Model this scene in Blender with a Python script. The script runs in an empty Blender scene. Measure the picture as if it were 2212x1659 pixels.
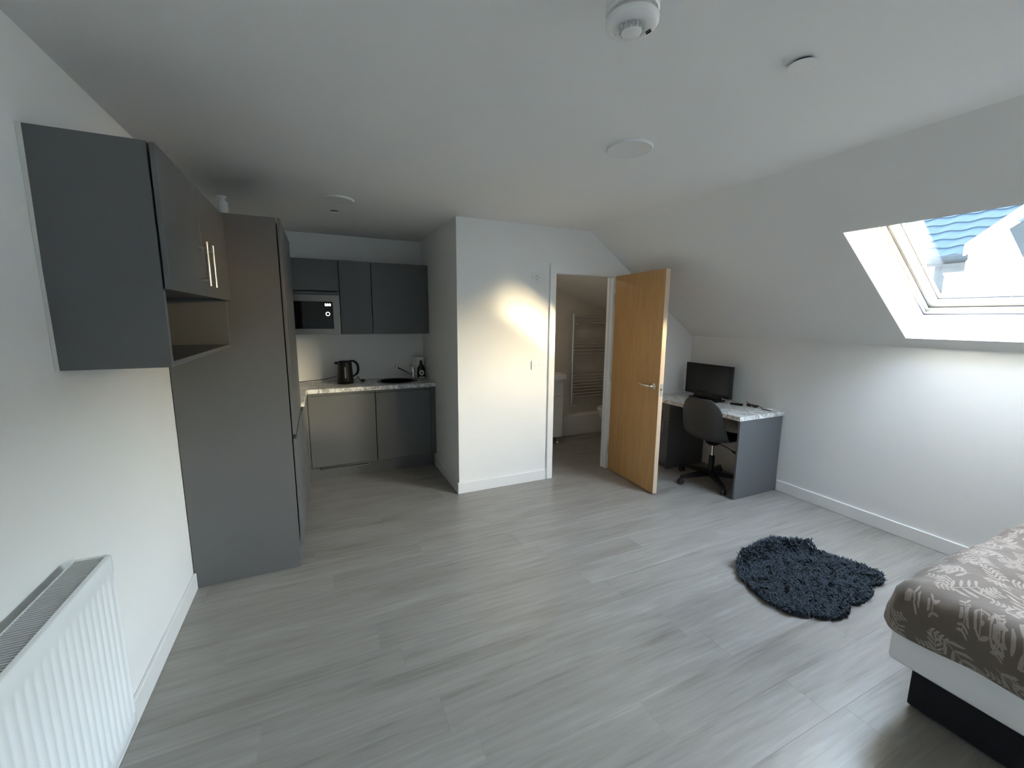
import bpy, bmesh, math, random
from mathutils import Vector, Matrix
random.seed(7)
PI = math.pi
SC = bpy.context.scene
COL = SC.collection

# ------------------------------------------------------------------ camera, world, sun, exposure
cam_d = bpy.data.cameras.new('camera')
cam = bpy.data.objects.new('camera', cam_d); COL.objects.link(cam); SC.camera = cam
YAW, PITCH, ROLL, FPX = 0.4315, -0.1554, 0.0077, 899.944
cam_d.sensor_fit = 'HORIZONTAL'; cam_d.sensor_width = 36.0; cam_d.lens = FPX / 2212 * 36.0
cam_d.clip_start = 0.02; cam_d.clip_end = 200
_f = Vector((math.sin(YAW) * math.cos(PITCH), math.cos(YAW) * math.cos(PITCH), math.sin(PITCH)))
_r = Vector((math.cos(YAW), -math.sin(YAW), 0)); _u = _r.cross(_f)
_r2 = _r * math.cos(ROLL) + _u * math.sin(ROLL); _u2 = -_r * math.sin(ROLL) + _u * math.cos(ROLL)
_m = Matrix((_r2, _u2, -_f)).transposed().to_4x4(); _m.translation = Vector((0.7406, 0.0, 1.5645))
cam.matrix_world = _m

SUN_DIR = Vector((-0.515, 0.85, -0.122)).normalized()      # the way the sunlight travels: a low sun beyond the skylights
SUN_ENERGY, SUN_ANGLE = 12.0, 9.0
SKY_STRENGTH = 5.0
HAZE = (3.28, 2.74, 2.18)                                   # an even veil of high thin cloud over the whole sky
EXPOSURE = 1.95
world = bpy.data.worlds.new('sky'); SC.world = world; world.use_nodes = True
wn = world.node_tree.nodes; wl = world.node_tree.links
bg = wn['Background']; sky = wn.new('ShaderNodeTexSky')
sky.sky_type = 'NISHITA'; sky.sun_disc = False
sky.sun_elevation = math.radians(9); sky.sun_rotation = math.atan2(-SUN_DIR.x, -SUN_DIR.y)
sky.altitude = 50; sky.air_density = 1.0; sky.dust_density = 0.9; sky.ozone_density = 1.0
mul = wn.new('ShaderNodeVectorMath'); mul.operation = 'SCALE'; mul.inputs['Scale'].default_value = SKY_STRENGTH
add = wn.new('ShaderNodeVectorMath'); add.operation = 'ADD'; add.inputs[1].default_value = HAZE
wl.new(sky.outputs[0], mul.inputs[0]); wl.new(mul.outputs[0], add.inputs[0]); wl.new(add.outputs[0], bg.inputs[0]); bg.inputs[1].default_value = 1.0
sun_d = bpy.data.lights.new('sun', 'SUN'); sun_d.energy = SUN_ENERGY; sun_d.angle = math.radians(SUN_ANGLE); sun_d.color = (1.0, 0.80, 0.50)
sun = bpy.data.objects.new('sun', sun_d); COL.objects.link(sun)
sun.rotation_euler = SUN_DIR.to_track_quat('-Z', 'Y').to_euler()
vs = SC.view_settings
vs.view_transform = 'Standard'; vs.look = 'None'; vs.exposure = EXPOSURE; vs.gamma = 1.0; vs.use_curve_mapping = False
SC.cycles.use_denoising = True
SC.cycles.max_bounces = 14; SC.cycles.diffuse_bounces = 8; SC.cycles.transparent_max_bounces = 12
SC.cycles.sample_clamp_indirect = 8.0; SC.cycles.caustics_reflective = False; SC.cycles.caustics_refractive = False

# ------------------------------------------------------------------ the room's measures (metres)
XK, ZK = 4.548, 1.390            # knee wall and its height
XS, H = 3.127, 2.388             # where the slope meets the flat ceiling
YD = 3.437                       # face of the wall with the door
XC, YB = 1.8076, 4.745           # kitchen alcove: right side, back
YR = -2.5                        # wall behind the camera
SL = math.hypot(XK - XS, H - ZK)
T_ = Vector(((XK - XS) / SL, 0, (ZK - H) / SL))     # down the slope
N_ = Vector((-T_.z, 0, T_.x))                       # outwards through the roof
def sp(t, y, d): return Vector((XS, y, H)) + T_ * t + N_ * d
WINDOWS = [(0.57, 1.51), (-1.95, -1.01)]           # y ranges of the two skylights
WT0, WT1 = 0.540, 1.630                             # extent down the slope
for (a, b) in WINDOWS:                              # light portals over the panes
    ld = bpy.data.lights.new('skylight_portal', 'AREA'); ld.shape = 'RECTANGLE'; ld.size = 1.15; ld.size_y = b - a + 0.05
    ld.cycles.is_portal = True
    lo = bpy.data.objects.new('skylight_portal', ld); COL.objects.link(lo)
    z = N_; x = T_; y = z.cross(x)
    mm = Matrix((x, y, z)).transposed().to_4x4(); mm.translation = sp((WT0 + WT1) / 2, (a + b) / 2, 0.42); lo.matrix_world = mm

# ------------------------------------------------------------------ materials
class E:
    """a socket in a material, with arithmetic"""
    def __init__(s, nt, o): s.nt = nt; s.o = o
    def _m(s, op, b=None, c=None, rev=False):
        n = s.nt.nodes.new('ShaderNodeMath'); n.operation = op
        ins = [s, b, c]
        if rev: ins[0], ins[1] = ins[1], ins[0]
        for i, v in enumerate(ins):
            if v is None: continue
            if isinstance(v, E): s.nt.links.new(v.o, n.inputs[i])
            else: n.inputs[i].default_value = v
        return E(s.nt, n.outputs[0])
    def __add__(s, b): return s._m('ADD', b)
    __radd__ = __add__
    def __mul__(s, b): return s._m('MULTIPLY', b)
    __rmul__ = __mul__
    def __sub__(s, b): return s._m('SUBTRACT', b)
    def __rsub__(s, b): return s._m('SUBTRACT', b, rev=True)
    def __truediv__(s, b): return s._m('DIVIDE', b)
    def lt(s, b): return s._m('LESS_THAN', b)
    def gt(s, b): return s._m('GREATER_THAN', b)
    def fn(s, op, b=None): return s._m(op, b)

def new_mat(name):
    m = bpy.data.materials.new(name); m.use_nodes = True
    return m, m.node_tree, m.node_tree.nodes['Principled BSDF']
def sset(b, **k):
    names = dict(color='Base Color', rough='Roughness', metal='Metallic', spec='Specular IOR Level', sheen='Sheen Weight', coat='Coat Weight', emit='Emission Color', estr='Emission Strength', trans='Transmission Weight')
    for a, v in k.items():
        if a in ('color', 'emit') and len(v) == 3: v = (*v, 1)
        b.inputs[names[a]].default_value = v
def mixcol(nt, fac, a, b):
    n = nt.nodes.new('ShaderNodeMix'); n.data_type = 'RGBA'
    if isinstance(fac, E): nt.links.new(fac.o, n.inputs[0])
    else: n.inputs[0].default_value = fac
    for i, v in ((6, a), (7, b)):
        if hasattr(v, 'is_output') or isinstance(v, bpy.types.NodeSocket): nt.links.new(v, n.inputs[i])
        else: n.inputs[i].default_value = (*v, 1) if len(v) == 3 else v
    return n.outputs[2]
def coords(nt, which='Object', scale=(1, 1, 1)):
    tc = nt.nodes.new('ShaderNodeTexCoord'); mp = nt.nodes.new('ShaderNodeMapping')
    mp.inputs['Scale'].default_value = scale
    nt.links.new(tc.outputs[which], mp.inputs[0]); return mp.outputs[0]
def noise(nt, vec, scale, detail=4, rough=0.55, dist=0.0):
    n = nt.nodes.new('ShaderNodeTexNoise'); n.inputs['Scale'].default_value = scale; n.inputs['Detail'].default_value = detail
    n.inputs['Roughness'].default_value = rough; n.inputs['Distortion'].default_value = dist
    nt.links.new(vec, n.inputs['Vector']); return n.outputs
def ramp(nt, fac, stops):
    n = nt.nodes.new('ShaderNodeValToRGB'); e = n.color_ramp.elements
    while len(e) < len(stops): e.new(0.5)
    for el, (p, c) in zip(e, stops): el.position = p; el.color = (*c, 1)
    nt.links.new(fac, n.inputs[0]); return n.outputs[0]
def bump(nt, b, h, strength=0.2, dist=0.002):
    n = nt.nodes.new('ShaderNodeBump'); n.inputs['Strength'].default_value = strength; n.inputs['Distance'].default_value = dist
    nt.links.new(h, n.inputs['Height']); nt.links.new(n.outputs[0], b.inputs['Normal'])

def plain(name, color, rough=0.5, metal=0.0, spec=0.5, var=0.06, vscale=6.0, bmp=0.0, bscale=200.0, **k):
    m, nt, b = new_mat(name); sset(b, color=color, rough=rough, metal=metal, spec=spec, **k)
    v = coords(nt)
    if var > 0:
        o = noise(nt, v, vscale, 3)
        lo = tuple(c * (1 - var) for c in color); hi = tuple(min(1, c * (1 + var)) for c in color)
        nt.links.new(mixcol(nt, E(nt, o[0]), lo, hi), b.inputs['Base Color'])
    if bmp > 0: bump(nt, b, noise(nt, v, bscale, 2)[0], bmp, 0.001)
    return m

M = {}
M['wall'] = plain('wall_paint', (0.80, 0.80, 0.79), 0.75, spec=0.25, var=0.012, vscale=2, bmp=0.06, bscale=140)
M['ceiling'] = plain('ceiling_paint', (0.78, 0.78, 0.77), 0.85, spec=0.2, var=0.012, vscale=2, bmp=0.05, bscale=140)
M['gloss_white'] = plain('white_gloss_paint', (0.80, 0.80, 0.79), 0.35, var=0.01)
M['white_plastic'] = plain('white_plastic', (0.78, 0.78, 0.77), 0.35, var=0.01)
M['cream_plastic'] = plain('cream_plastic', (0.60, 0.60, 0.58), 0.5, var=0.02)
M['rad_white'] = plain('white_enamel', (0.80, 0.82, 0.83), 0.35, var=0.01)
M['rad_grey'] = plain('grey_enamel_slats', (0.50, 0.51, 0.52), 0.4, var=0.02)
M['dark_hollow'] = plain('dark_hollow', (0.03, 0.03, 0.03), 0.9, var=0.0)
M['cabinet'] = plain('grey_cabinet_board', (0.112, 0.116, 0.119), 0.42, spec=0.35, var=0.03, vscale=14, bmp=0.03, bscale=600)
M['cabinet_in'] = plain('grey_cabinet_lining', (0.085, 0.087, 0.088), 0.6, spec=0.3, var=0.03)
M['edge_band'] = plain('grey_edge_band', (0.16, 0.165, 0.17), 0.4, var=0.02)
M['chrome'] = plain('chrome', (0.82, 0.82, 0.82), 0.12, metal=1.0, var=0.0)
M['satin_steel'] = plain('satin_steel', (0.62, 0.60, 0.57), 0.28, metal=1.0, var=0.04, vscale=40)
M['steel'] = plain('brushed_steel', (0.25, 0.24, 0.23), 0.38, metal=0.85, var=0.08, vscale=30)
M['black_gloss'] = plain('black_glass', (0.006, 0.006, 0.007), 0.06, spec=0.4, var=0.0)
M['black_plastic'] = plain('black_plastic', (0.008, 0.008, 0.009), 0.4, spec=0.3, var=0.1)
M['black_matt'] = plain('black_fabric', (0.010, 0.010, 0.012), 0.9, spec=0.1, var=0.2, vscale=120)
M['shell_grey'] = plain('grey_chair_plastic', (0.060, 0.062, 0.062), 0.45, spec=0.4, var=0.04, bmp=0.05, bscale=900)
M['caster'] = plain('caster_rubber', (0.02, 0.02, 0.022), 0.5, var=0.1)
M['ceramic'] = plain('white_ceramic', (0.78, 0.78, 0.76), 0.15, var=0.01)
M['paper'] = plain('white_paper', (0.78, 0.77, 0.75), 0.9, spec=0.1, var=0.03, vscale=50)
M['bottle_green'] = plain('dark_green_bottle', (0.008, 0.022, 0.014), 0.2, var=0.05)
M['mattress'] = plain('fitted_sheet', (0.86, 0.86, 0.86), 0.85, spec=0.2, var=0.03, vscale=8, bmp=0.12, bscale=60)
M['bed_base'] = plain('dark_bed_fabric', (0.016, 0.017, 0.020), 0.85, spec=0.2, var=0.15, vscale=150, bmp=0.2, bscale=700)
M['rug_back'] = plain('rug_backing', (0.022, 0.030, 0.038), 0.95, spec=0.05, var=0.2, vscale=30)
M['lamp_diffuser'] = plain('lamp_diffuser', (0.42, 0.42, 0.41), 0.5, var=0.01)
M['walnut'] = plain('walnut_brown', (0.03, 0.019, 0.012), 0.5, var=0.3, vscale=80)
M['bath_wall'] = plain('beige_wall_panel', (0.66, 0.60, 0.52), 0.35, var=0.14, vscale=5)
M['bath_white'] = plain('bathroom_paint', (0.80, 0.77, 0.72), 0.6, var=0.02)
M['vanity'] = plain('white_vanity_board', (0.72, 0.71, 0.69), 0.3, var=0.02)
M['slate'] = plain('blue_grey_roof_tile', (0.012, 0.019, 0.030), 0.8, spec=0.05, var=0.25, vscale=7, bmp=0.4, bscale=60)
M['slate_dark'] = plain('dark_slate', (0.010, 0.012, 0.015), 0.8, spec=0.05, var=0.25, vscale=9)
M['render'] = plain('white_render', (0.85, 0.84, 0.80), 0.9, var=0.03, vscale=3, bmp=0.2, bscale=90)
M['ext_white'] = plain('white_upvc', (0.85, 0.85, 0.84), 0.4, var=0.01)
M['ext_grey'] = plain('grey_window_pane', (0.30, 0.32, 0.33), 0.2, var=0.1)
M['ground'] = plain('exterior_paving', (0.30, 0.29, 0.28), 0.9, var=0.15)
M['gasket'] = plain('dark_gasket', (0.03, 0.03, 0.045), 0.6, var=0.05)
M['window_white'] = plain('window_lacquer', (0.55, 0.53, 0.48), 0.3, var=0.01)
M['alum'] = plain('grey_aluminium', (0.35, 0.35, 0.37), 0.4, metal=0.6, var=0.03)

def emissive(name, col, s):
    m, nt, b = new_mat(name); sset(b, color=(0.02, 0.02, 0.02), emit=col, estr=s); return m
M['display'] = emissive('lit_display', (1, 1, 1), 2.2)
M['dial_ring'] = emissive('lit_dial_ring', (1, 1, 1), 0.75)

def glass():
    m = bpy.data.materials.new('window_glass'); m.use_nodes = True; nt = m.node_tree; nt.nodes.clear()
    o = nt.nodes.new('ShaderNodeOutputMaterial'); mx = nt.nodes.new('ShaderNodeMixShader')
    t = nt.nodes.new('ShaderNodeBsdfTransparent'); g = nt.nodes.new('ShaderNodeBsdfGlossy'); fr = nt.nodes.new('ShaderNodeFresnel')
    t.inputs[0].default_value = (0.93, 0.95, 0.95, 1); g.inputs['Roughness'].default_value = 0.0; 
    ge = nt.nodes.new('ShaderNodeNewGeometry'); nt.links.new((E(nt, ge.outputs['Backfacing']) * (1 / 1.45 - 1.45) + 1.45).o, fr.inputs[0])
    nt.links.new(fr.outputs[0], mx.inputs[0]); nt.links.new(t.outputs[0], mx.inputs[1]); nt.links.new(g.outputs[0], mx.inputs[2]); nt.links.new(mx.outputs[0], o.inputs[0])
    return m
M['glass'] = glass()

def floor_mat():
    m, nt, b = new_mat('grey_oak_plank'); sset(b, rough=0.32, spec=0.5)
    tc = nt.nodes.new('ShaderNodeTexCoord'); oi = nt.nodes.new('ShaderNodeObjectInfo')
    off = nt.nodes.new('ShaderNodeVectorMath'); off.operation = 'ADD'
    cmb = nt.nodes.new('ShaderNodeCombineXYZ'); r = E(nt, oi.outputs['Random'])
    nt.links.new((r * 37.0).o, cmb.inputs[0]); nt.links.new((r * 91.0).o, cmb.inputs[1])
    nt.links.new(tc.outputs['Object'], off.inputs[0]); nt.links.new(cmb.outputs[0], off.inputs[1])
    def st(sc):
        mp = nt.nodes.new('ShaderNodeMapping'); mp.inputs['Scale'].default_value = sc; nt.links.new(off.outputs[0], mp.inputs[0]); return mp.outputs[0]
    grain = noise(nt, st((1.6, 26, 1)), 1.6, 6, 0.62, 0.35)[0]
    broad = noise(nt, st((0.9, 5, 1)), 1.5, 3, 0.5, 0.6)[0]
    fine = noise(nt, st((7, 150, 1)), 1.5, 2, 0.5)[0]
    v = E(nt, grain) * 0.50 + E(nt, broad) * 0.42 + E(nt, fine) * 0.08 + (r - 0.5) * 0.025
    c = ramp(nt, v.o, [(0.30, (0.172, 0.158, 0.138)), (0.45, (0.254, 0.238, 0.214)), (0.57, (0.298, 0.282, 0.257)), (0.74, (0.398, 0.382, 0.354))])
    nt.links.new(c, b.inputs['Base Color']); bump(nt, b, grain, 0.10, 0.001)
    rr = E(nt, broad) * 0.14 + 0.25; nt.links.new(rr.o, b.inputs['Roughness'])
    return m
M['floor'] = floor_mat()

def marble_mat():
    m, nt, b = new_mat('grey_marble_laminate'); sset(b, rough=0.28, spec=0.45)
    v = coords(nt); w = noise(nt, v, 11, 4, 0.6, 0.5)[0]
    n2 = noise(nt, v, 6, 5, 0.65, 1.8)[0]
    vein = (E(nt, n2) - 0.5).fn('ABSOLUTE'); vein = (1.0 - (vein / 0.055)._m('MINIMUM', 1.0)) * (E(nt, w).gt(0.42) * 0.6 + 0.25)
    c1 = ramp(nt, w, [(0.32, (0.50, 0.50, 0.49)), (0.46, (0.70, 0.70, 0.69)), (0.58, (0.82, 0.82, 0.81))])
    nt.links.new(mixcol(nt, vein, c1, (0.20, 0.19, 0.175)), b.inputs['Base Color']); return m
M['marble'] = marble_mat()

def oak_mat(name, a, bb, c):
    m, nt, b = new_mat(name); sset(b, rough=0.32, spec=0.4)
    g = noise(nt, coords(nt, scale=(16, 16, 1.1)), 2.2, 6, 0.6, 0.8)[0]; f = noise(nt, coords(nt, scale=(120, 120, 5)), 2.0, 3)[0]
    v = E(nt, g) * 0.7 + E(nt, f) * 0.3
    nt.links.new(ramp(nt, v.o, [(0.32, a), (0.5, bb), (0.7, c)]), b.inputs['Base Color'])
    bump(nt, b, f, 0.05, 0.0006); return m
M['oak'] = oak_mat('oak_veneer', (0.42, 0.230, 0.085), (0.49, 0.280, 0.108), (0.56, 0.330, 0.135))
M['oak_edge'] = oak_mat('pale_oak_lipping', (0.52, 0.39, 0.27), (0.60, 0.46, 0.33), (0.66, 0.52, 0.39))

def duvet_mat():
    m, nt, b = new_mat('taupe_leaf_print_cotton'); sset(b, rough=0.72, spec=0.25, sheen=0.2)
    tc = nt.nodes.new('ShaderNodeTexCoord'); sx = nt.nodes.new('ShaderNodeSeparateXYZ'); nt.links.new(tc.outputs['Object'], sx.inputs[0])
    X, Y, Z = [E(nt, sx.outputs[i]) for i in range(3)]
    U = X - Z * 1.0; V = Y - Z * 0.35
    def sprigs(cell, d, slant, lw, ll, half, off):
        cv = nt.nodes.new('ShaderNodeCombineXYZ'); u0 = U + off; v0 = V + off * 0.7
        nt.links.new(u0.o, cv.inputs[0]); nt.links.new(v0.o, cv.inputs[1])
        vo = nt.nodes.new('ShaderNodeTexVoronoi'); vo.voronoi_dimensions = '2D'; vo.inputs['Scale'].default_value = 1 / cell; vo.inputs['Randomness'].default_value = 0.75
        nt.links.new(cv.outputs[0], vo.inputs['Vector'])
        ps = nt.nodes.new('ShaderNodeSeparateXYZ'); nt.links.new(vo.outputs['Position'], ps.inputs[0])
        cs = nt.nodes.new('ShaderNodeSeparateColor'); nt.links.new(vo.outputs['Color'], cs.inputs[0])
        lx = u0 - E(nt, ps.outputs[0]); ly = v0 - E(nt, ps.outputs[1])
        an = E(nt, cs.outputs[0]) * 6.283; c = an.fn('COSINE'); s = an.fn('SINE')
        a = lx * c + ly * s; bq = ly * c - lx * s
        bq = bq + a * a * (E(nt, cs.outputs[2]) - 0.5) * 4.5
        ab = bq.fn('ABSOLUTE'); k = a - ab * slant
        t = ((k / d).fn('FRACT') - 0.5).fn('ABSOLUTE') * d
        e = (ab - ll * 0.55) / (ll * 0.5)
        wid = (1.0 - e * e)._m('MAXIMUM', 0.0).fn('SQRT') * lw
        leaf = t.lt(wid) * k.fn('ABSOLUTE').lt(half)
        stem = ab.lt(0.0014) * a.fn('ABSOLUTE').lt(half)
        return leaf._m('MAXIMUM', stem)
    mask = sprigs(0.155, 0.026, 0.75, 0.0062, 0.038, 0.050, 0.0)._m('MAXIMUM', sprigs(0.085, 0.013, 0.5, 0.0040, 0.014, 0.024, 3.3))._m('MAXIMUM', sprigs(0.105, 0.017, 0.9, 0.0050, 0.020, 0.030, 7.9))
    soft = noise(nt, tc.outputs['Object'], 90, 3)[0]
    f = mask * (E(nt, soft) * 0.5 + 0.6)
    base = mixcol(nt, E(nt, noise(nt, tc.outputs['Object'], 6, 4)[0]), (0.108, 0.082, 0.063), (0.155, 0.123, 0.098))
    nt.links.new(mixcol(nt, f._m('MINIMUM', 1.0), base, (0.32, 0.27, 0.23)), b.inputs['Base Color'])
    bump(nt, b, noise(nt, tc.outputs['Object'], 28, 4)[0], 0.25, 0.006); return m
M['duvet'] = duvet_mat()

def pile_mat():
    m, nt, b = new_mat('blue_grey_shag_pile'); sset(b, rough=0.85, spec=0.15, sheen=0.2)
    n = noise(nt, coords(nt), 55, 3)[0]
    nt.links.new(ramp(nt, n, [(0.3, (0.016, 0.024, 0.032)), (0.7, (0.046, 0.064, 0.082))]), b.inputs['Base Color']); return m
M['pile'] = pile_mat()

# ------------------------------------------------------------------ helpers
def world_loc(o):
    v = Vector((0, 0, 0))
    while o is not None: v += o.location; o = o.parent
    return v
def tag(o, label=None, cat=None, group=None, kind=None):
    if label: o['label'] = label
    if cat: o['category'] = cat
    if group: o['group'] = group
    if kind: o['kind'] = kind
    return o
def thing(name, loc, label, cat, group=None, kind=None):
    o = bpy.data.objects.new(name, None); COL.objects.link(o); o.location = loc; o.empty_display_size = 0.1
    return tag(o, label, cat, group, kind)
def obj(name, bm, mat, parent=None, local=False, smooth=None, label=None):
    """links the bmesh as one object; its vertices are in world space unless local"""
    off = world_loc(parent) if (parent is not None and not local) else Vector((0, 0, 0))
    loc = Vector((0, 0, 0))
    if parent is None and not local:                       # own origin at the base
        xs = [v.co for v in bm.verts]
        loc = Vector(((min(v.x for v in xs) + max(v.x for v in xs)) / 2, (min(v.y for v in xs) + max(v.y for v in xs)) / 2, min(v.z for v in xs)))
        off = loc
    bmesh.ops.translate(bm, verts=bm.verts, vec=-off)
    bmesh.ops.recalc_face_normals(bm, faces=bm.faces)
    if smooth is not None:
        for f in bm.faces: f.smooth = True
        for e in bm.edges:
            if len(e.link_faces) == 2 and e.calc_face_angle(0) > math.radians(smooth): e.smooth = False
    me = bpy.data.meshes.new(name); bm.to_mesh(me); bm.free()
    me.materials.append(M[mat] if isinstance(mat, str) else mat)
    o = bpy.data.objects.new(name, me); COL.objects.link(o); o.location = loc
    if parent is not None: o.parent = parent
    if label: o['label'] = label
    return o
def box(bm, x0, x1, y0, y1, z0, z1, bev=0.0, seg=2):
    r = bmesh.ops.create_cube(bm, size=1.0); vv = r['verts']
    for v in vv:
        v.co.x = x0 if v.co.x < 0 else x1; v.co.y = y0 if v.co.y < 0 else y1; v.co.z = z0 if v.co.z < 0 else z1
    if bev > 0:
        ed = list({e for v in vv for e in v.link_edges})
        bmesh.ops.bevel(bm, geom=ed, offset=bev, segments=seg, affect='EDGES', profile=0.5, clamp_overlap=True)
    return bm
def B(x0, x1, y0, y1, z0, z1, bev=0.0, seg=2):
    return box(bmesh.new(), x0, x1, y0, y1, z0, z1, bev, seg)
def hexa(bm, p):
    """p: 8 points, bottom loop of 4 then top loop of 4"""
    v = [bm.verts.new(q) for q in p]
    for f in ((0, 3, 2, 1), (4, 5, 6, 7), (0, 1, 5, 4), (1, 2, 6, 5), (2, 3, 7, 6), (3, 0, 4, 7)): bm.faces.new([v[i] for i in f])
    return bm
def slab(bm, t0, t1, y0, y1, d0, d1):
    """a box lying in the slope: t down the slope, y along it, d outwards"""
    return hexa(bm, [sp(t0, y0, d0), sp(t1, y0, d0), sp(t1, y1, d0), sp(t0, y1, d0), sp(t0, y0, d1), sp(t1, y0, d1), sp(t1, y1, d1), sp(t0, y1, d1)])
def prism(bm, pts, vec):
    a = [bm.verts.new(p) for p in pts]; b = [bm.verts.new(Vector(p) + Vector(vec)) for p in pts]; n = len(pts)
    bm.faces.new(a); bm.faces.new(b[::-1])
    for i in range(n): bm.faces.new([a[i], b[i], b[(i + 1) % n], a[(i + 1) % n]])
    return bm
def tube(bm, pts, r, n=10, cap=True):
    pts = [Vector(p) for p in pts]; rr = r if isinstance(r, (list, tuple)) else [r] * len(pts)
    rings = []; up = None
    for i, p in enumerate(pts):
        d = (pts[min(i + 1, len(pts) - 1)] - pts[max(i - 1, 0)]).normalized()
        if up is None:
            up = Vector((0, 0, 1)) if abs(d.z) < 0.9 else Vector((1, 0, 0))
        a = (up - d * up.dot(d)).normalized(); b = d.cross(a); up = a
        rings.append([bm.verts.new(p + a * (math.cos(2 * PI * k / n) * rr[i]) + b * (math.sin(2 * PI * k / n) * rr[i])) for k in range(n)])
    for i in range(len(rings) - 1):
        for k in range(n): bm.faces.new([rings[i][k], rings[i][(k + 1) % n], rings[i + 1][(k + 1) % n], rings[i + 1][k]])
    if cap: bm.faces.new(rings[0][::-1]); bm.faces.new(rings[-1])
    return bm
def lathe(bm, prof, c=(0, 0, 0), n=32, sx=1.0, sy=1.0, m=None):
    """prof: (radius, z) list from one end to the other"""
    rings = []; c = Vector(c)
    for (r, z) in prof:
        if r < 1e-6:
            p = Vector((0, 0, z)); p = (m @ p) if m else p; rings.append([bm.verts.new(p + c)])
        else:
            ring = []
            for k in range(n):
                p = Vector((r * sx * math.cos(2 * PI * k / n), r * sy * math.sin(2 * PI * k / n), z)); p = (m @ p) if m else p
                ring.append(bm.verts.new(p + c))
            rings.append(ring)
    for a, b in zip(rings, rings[1:]):
        for k in range(n):
            k2 = (k + 1) % n
            if len(a) == 1 and len(b) == 1: continue
            if len(a) == 1: bm.faces.new([a[0], b[k2], b[k]])
            elif len(b) == 1: bm.faces.new([a[k], a[k2], b[0]])
            else: bm.faces.new([a[k], a[k2], b[k2], b[k]])
    if len(rings[0]) > 1: bm.faces.new(rings[0][::-1])
    if len(rings[-1]) > 1: bm.faces.new(rings[-1])
    return bm
def spline(pts, n=8):
    P = [Vector(p) for p in pts]; out = []
    for i in range(len(P) - 1):
        a = P[max(i - 1, 0)]; b = P[i]; c = P[i + 1]; d = P[min(i + 2, len(P) - 1)]
        for k in range(n):
            t = k / n
            out.append(0.5 * ((2 * b) + (c - a) * t + (2 * a - 5 * b + 4 * c - d) * t * t + (3 * b - a - 3 * c + d) * t ** 3))
    out.append(P[-1]); return out
def text_obj(name, body, size, mat, parent, m, ext=0.0004):
    cu = bpy.data.curves.new(name, 'FONT'); cu.body = body; cu.size = size; cu.extrude = ext; cu.align_x = 'CENTER'; cu.align_y = 'CENTER'
    cu.materials.append(M[mat]); o = bpy.data.objects.new(name, cu); COL.objects.link(o); 
    bpy.context.view_layer.update()
    me = bpy.data.meshes.new_from_object(o.evaluated_get(bpy.context.evaluated_depsgraph_get())); bpy.data.objects.remove(o)
    o = bpy.data.objects.new(name, me); COL.objects.link(o); o.parent = parent; o.matrix_basis = m
    return o
def copy_thing(root, delta=(0, 0, 0)):
    c = root.copy(); COL.objects.link(c); c.location = root.location + Vector(delta)
    def rec(src, dst):
        for ch in list(src.children):
            k = ch.copy(); COL.objects.link(k); k.parent = dst; rec(ch, k)
    rec(root, c); return c

# ------------------------------------------------------------------ floor of planks
fl = thing('floor', (0, 0, 0), 'grey oak plank floor running through the whole flat', 'floor', kind='structure')
obj('screed', B(-0.15, 4.75, YR - 0.12, 4.95, -0.10, -0.012), 'dark_hollow', fl)
PW, PL, GAP = 0.182, 1.22, 0.0003
pm = bmesh.new(); box(pm, 0, PL - GAP, 0, PW - GAP, -0.012, 0.0)
top_e = [e for e in pm.edges if all(abs(v.co.z) < 1e-6 for v in e.verts)]
bmesh.ops.bevel(pm, geom=top_e, offset=0.0003, segments=1, affect='EDGES')
pme = bpy.data.meshes.new('plank'); bmesh.ops.recalc_face_normals(pm, faces=pm.faces); pm.to_mesh(pme); pm.free(); pme.materials.append(M['floor'])
row = 0; y = YR
while y < 4.80:
    st = -((row * 0.47 + (row % 3) * 0.19) % PL)
    x = st
    while x < 4.56:
        if x + PL > 0.0:
            o = bpy.data.objects.new('plank', pme); COL.objects.link(o); o.location = (x, y, 0); o.parent = fl
        x += PL
    y += PW; row += 1

# ------------------------------------------------------------------ walls and ceilings
def struct(name, bm, mat, label, cat, parent=None):
    return tag(obj(name, bm, mat, parent), label, cat, kind='structure')
struct('wall_left', B(-0.12, 0, YR - 0.12, YB + 0.12, -0.012, H + 0.1), 'wall', 'white painted wall behind the grey cupboards and the radiator', 'wall')
struct('wall_rear', B(0, XK, YR - 0.12, YR, -0.012, H), 'wall', 'white wall at the near end of the room, out of sight', 'wall')
struct('wall_right', B(XK, XK + 0.12, YR - 0.12, YD + 0.085, -0.012, ZK), 'wall', 'low white knee wall under the roof slope beside the desk', 'wall')
struct('wall_alcove_back', B(0, XC + 0.1, YB, YB + 0.12, -0.012, H), 'wall', 'white wall at the back of the kitchen alcove', 'wall')
struct('wall_alcove_right', B(XC, XC + 0.1, YD + 0.085, YB, -0.012, H), 'wall', 'white side wall of the kitchen alcove beside the sink', 'wall')
DX0, DX1, DZ = 2.757, 3.437, 1.992; WF = 0.085                       # door opening
def zs(x): return H if x <= XS else H - (x - XS) * (H - ZK) / (XK - XS)
bm = bmesh.new()
def wall_poly(pts): prism(bm, [(x, YD, z) for x, z in pts], (0, WF, 0))
wall_poly([(XC, -0.012), (DX0, -0.012), (DX0, H), (XC, H)])
wall_poly([(DX0, DZ), (DX1, DZ), (DX1, zs(DX1)), (XS, H), (DX0, H)])
wall_poly([(DX1, -0.012), (XK, -0.012), (XK, ZK), (DX1, zs(DX1))])
struct('wall_front', bm, 'wall', 'white wall with the bathroom door and the light switches', 'wall')
struct('ceiling', B(-0.12, XS, YR - 0.12, YB + 0.12, H, H + 0.12), 'ceiling', 'flat white ceiling with round lamps', 'ceiling')
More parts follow.
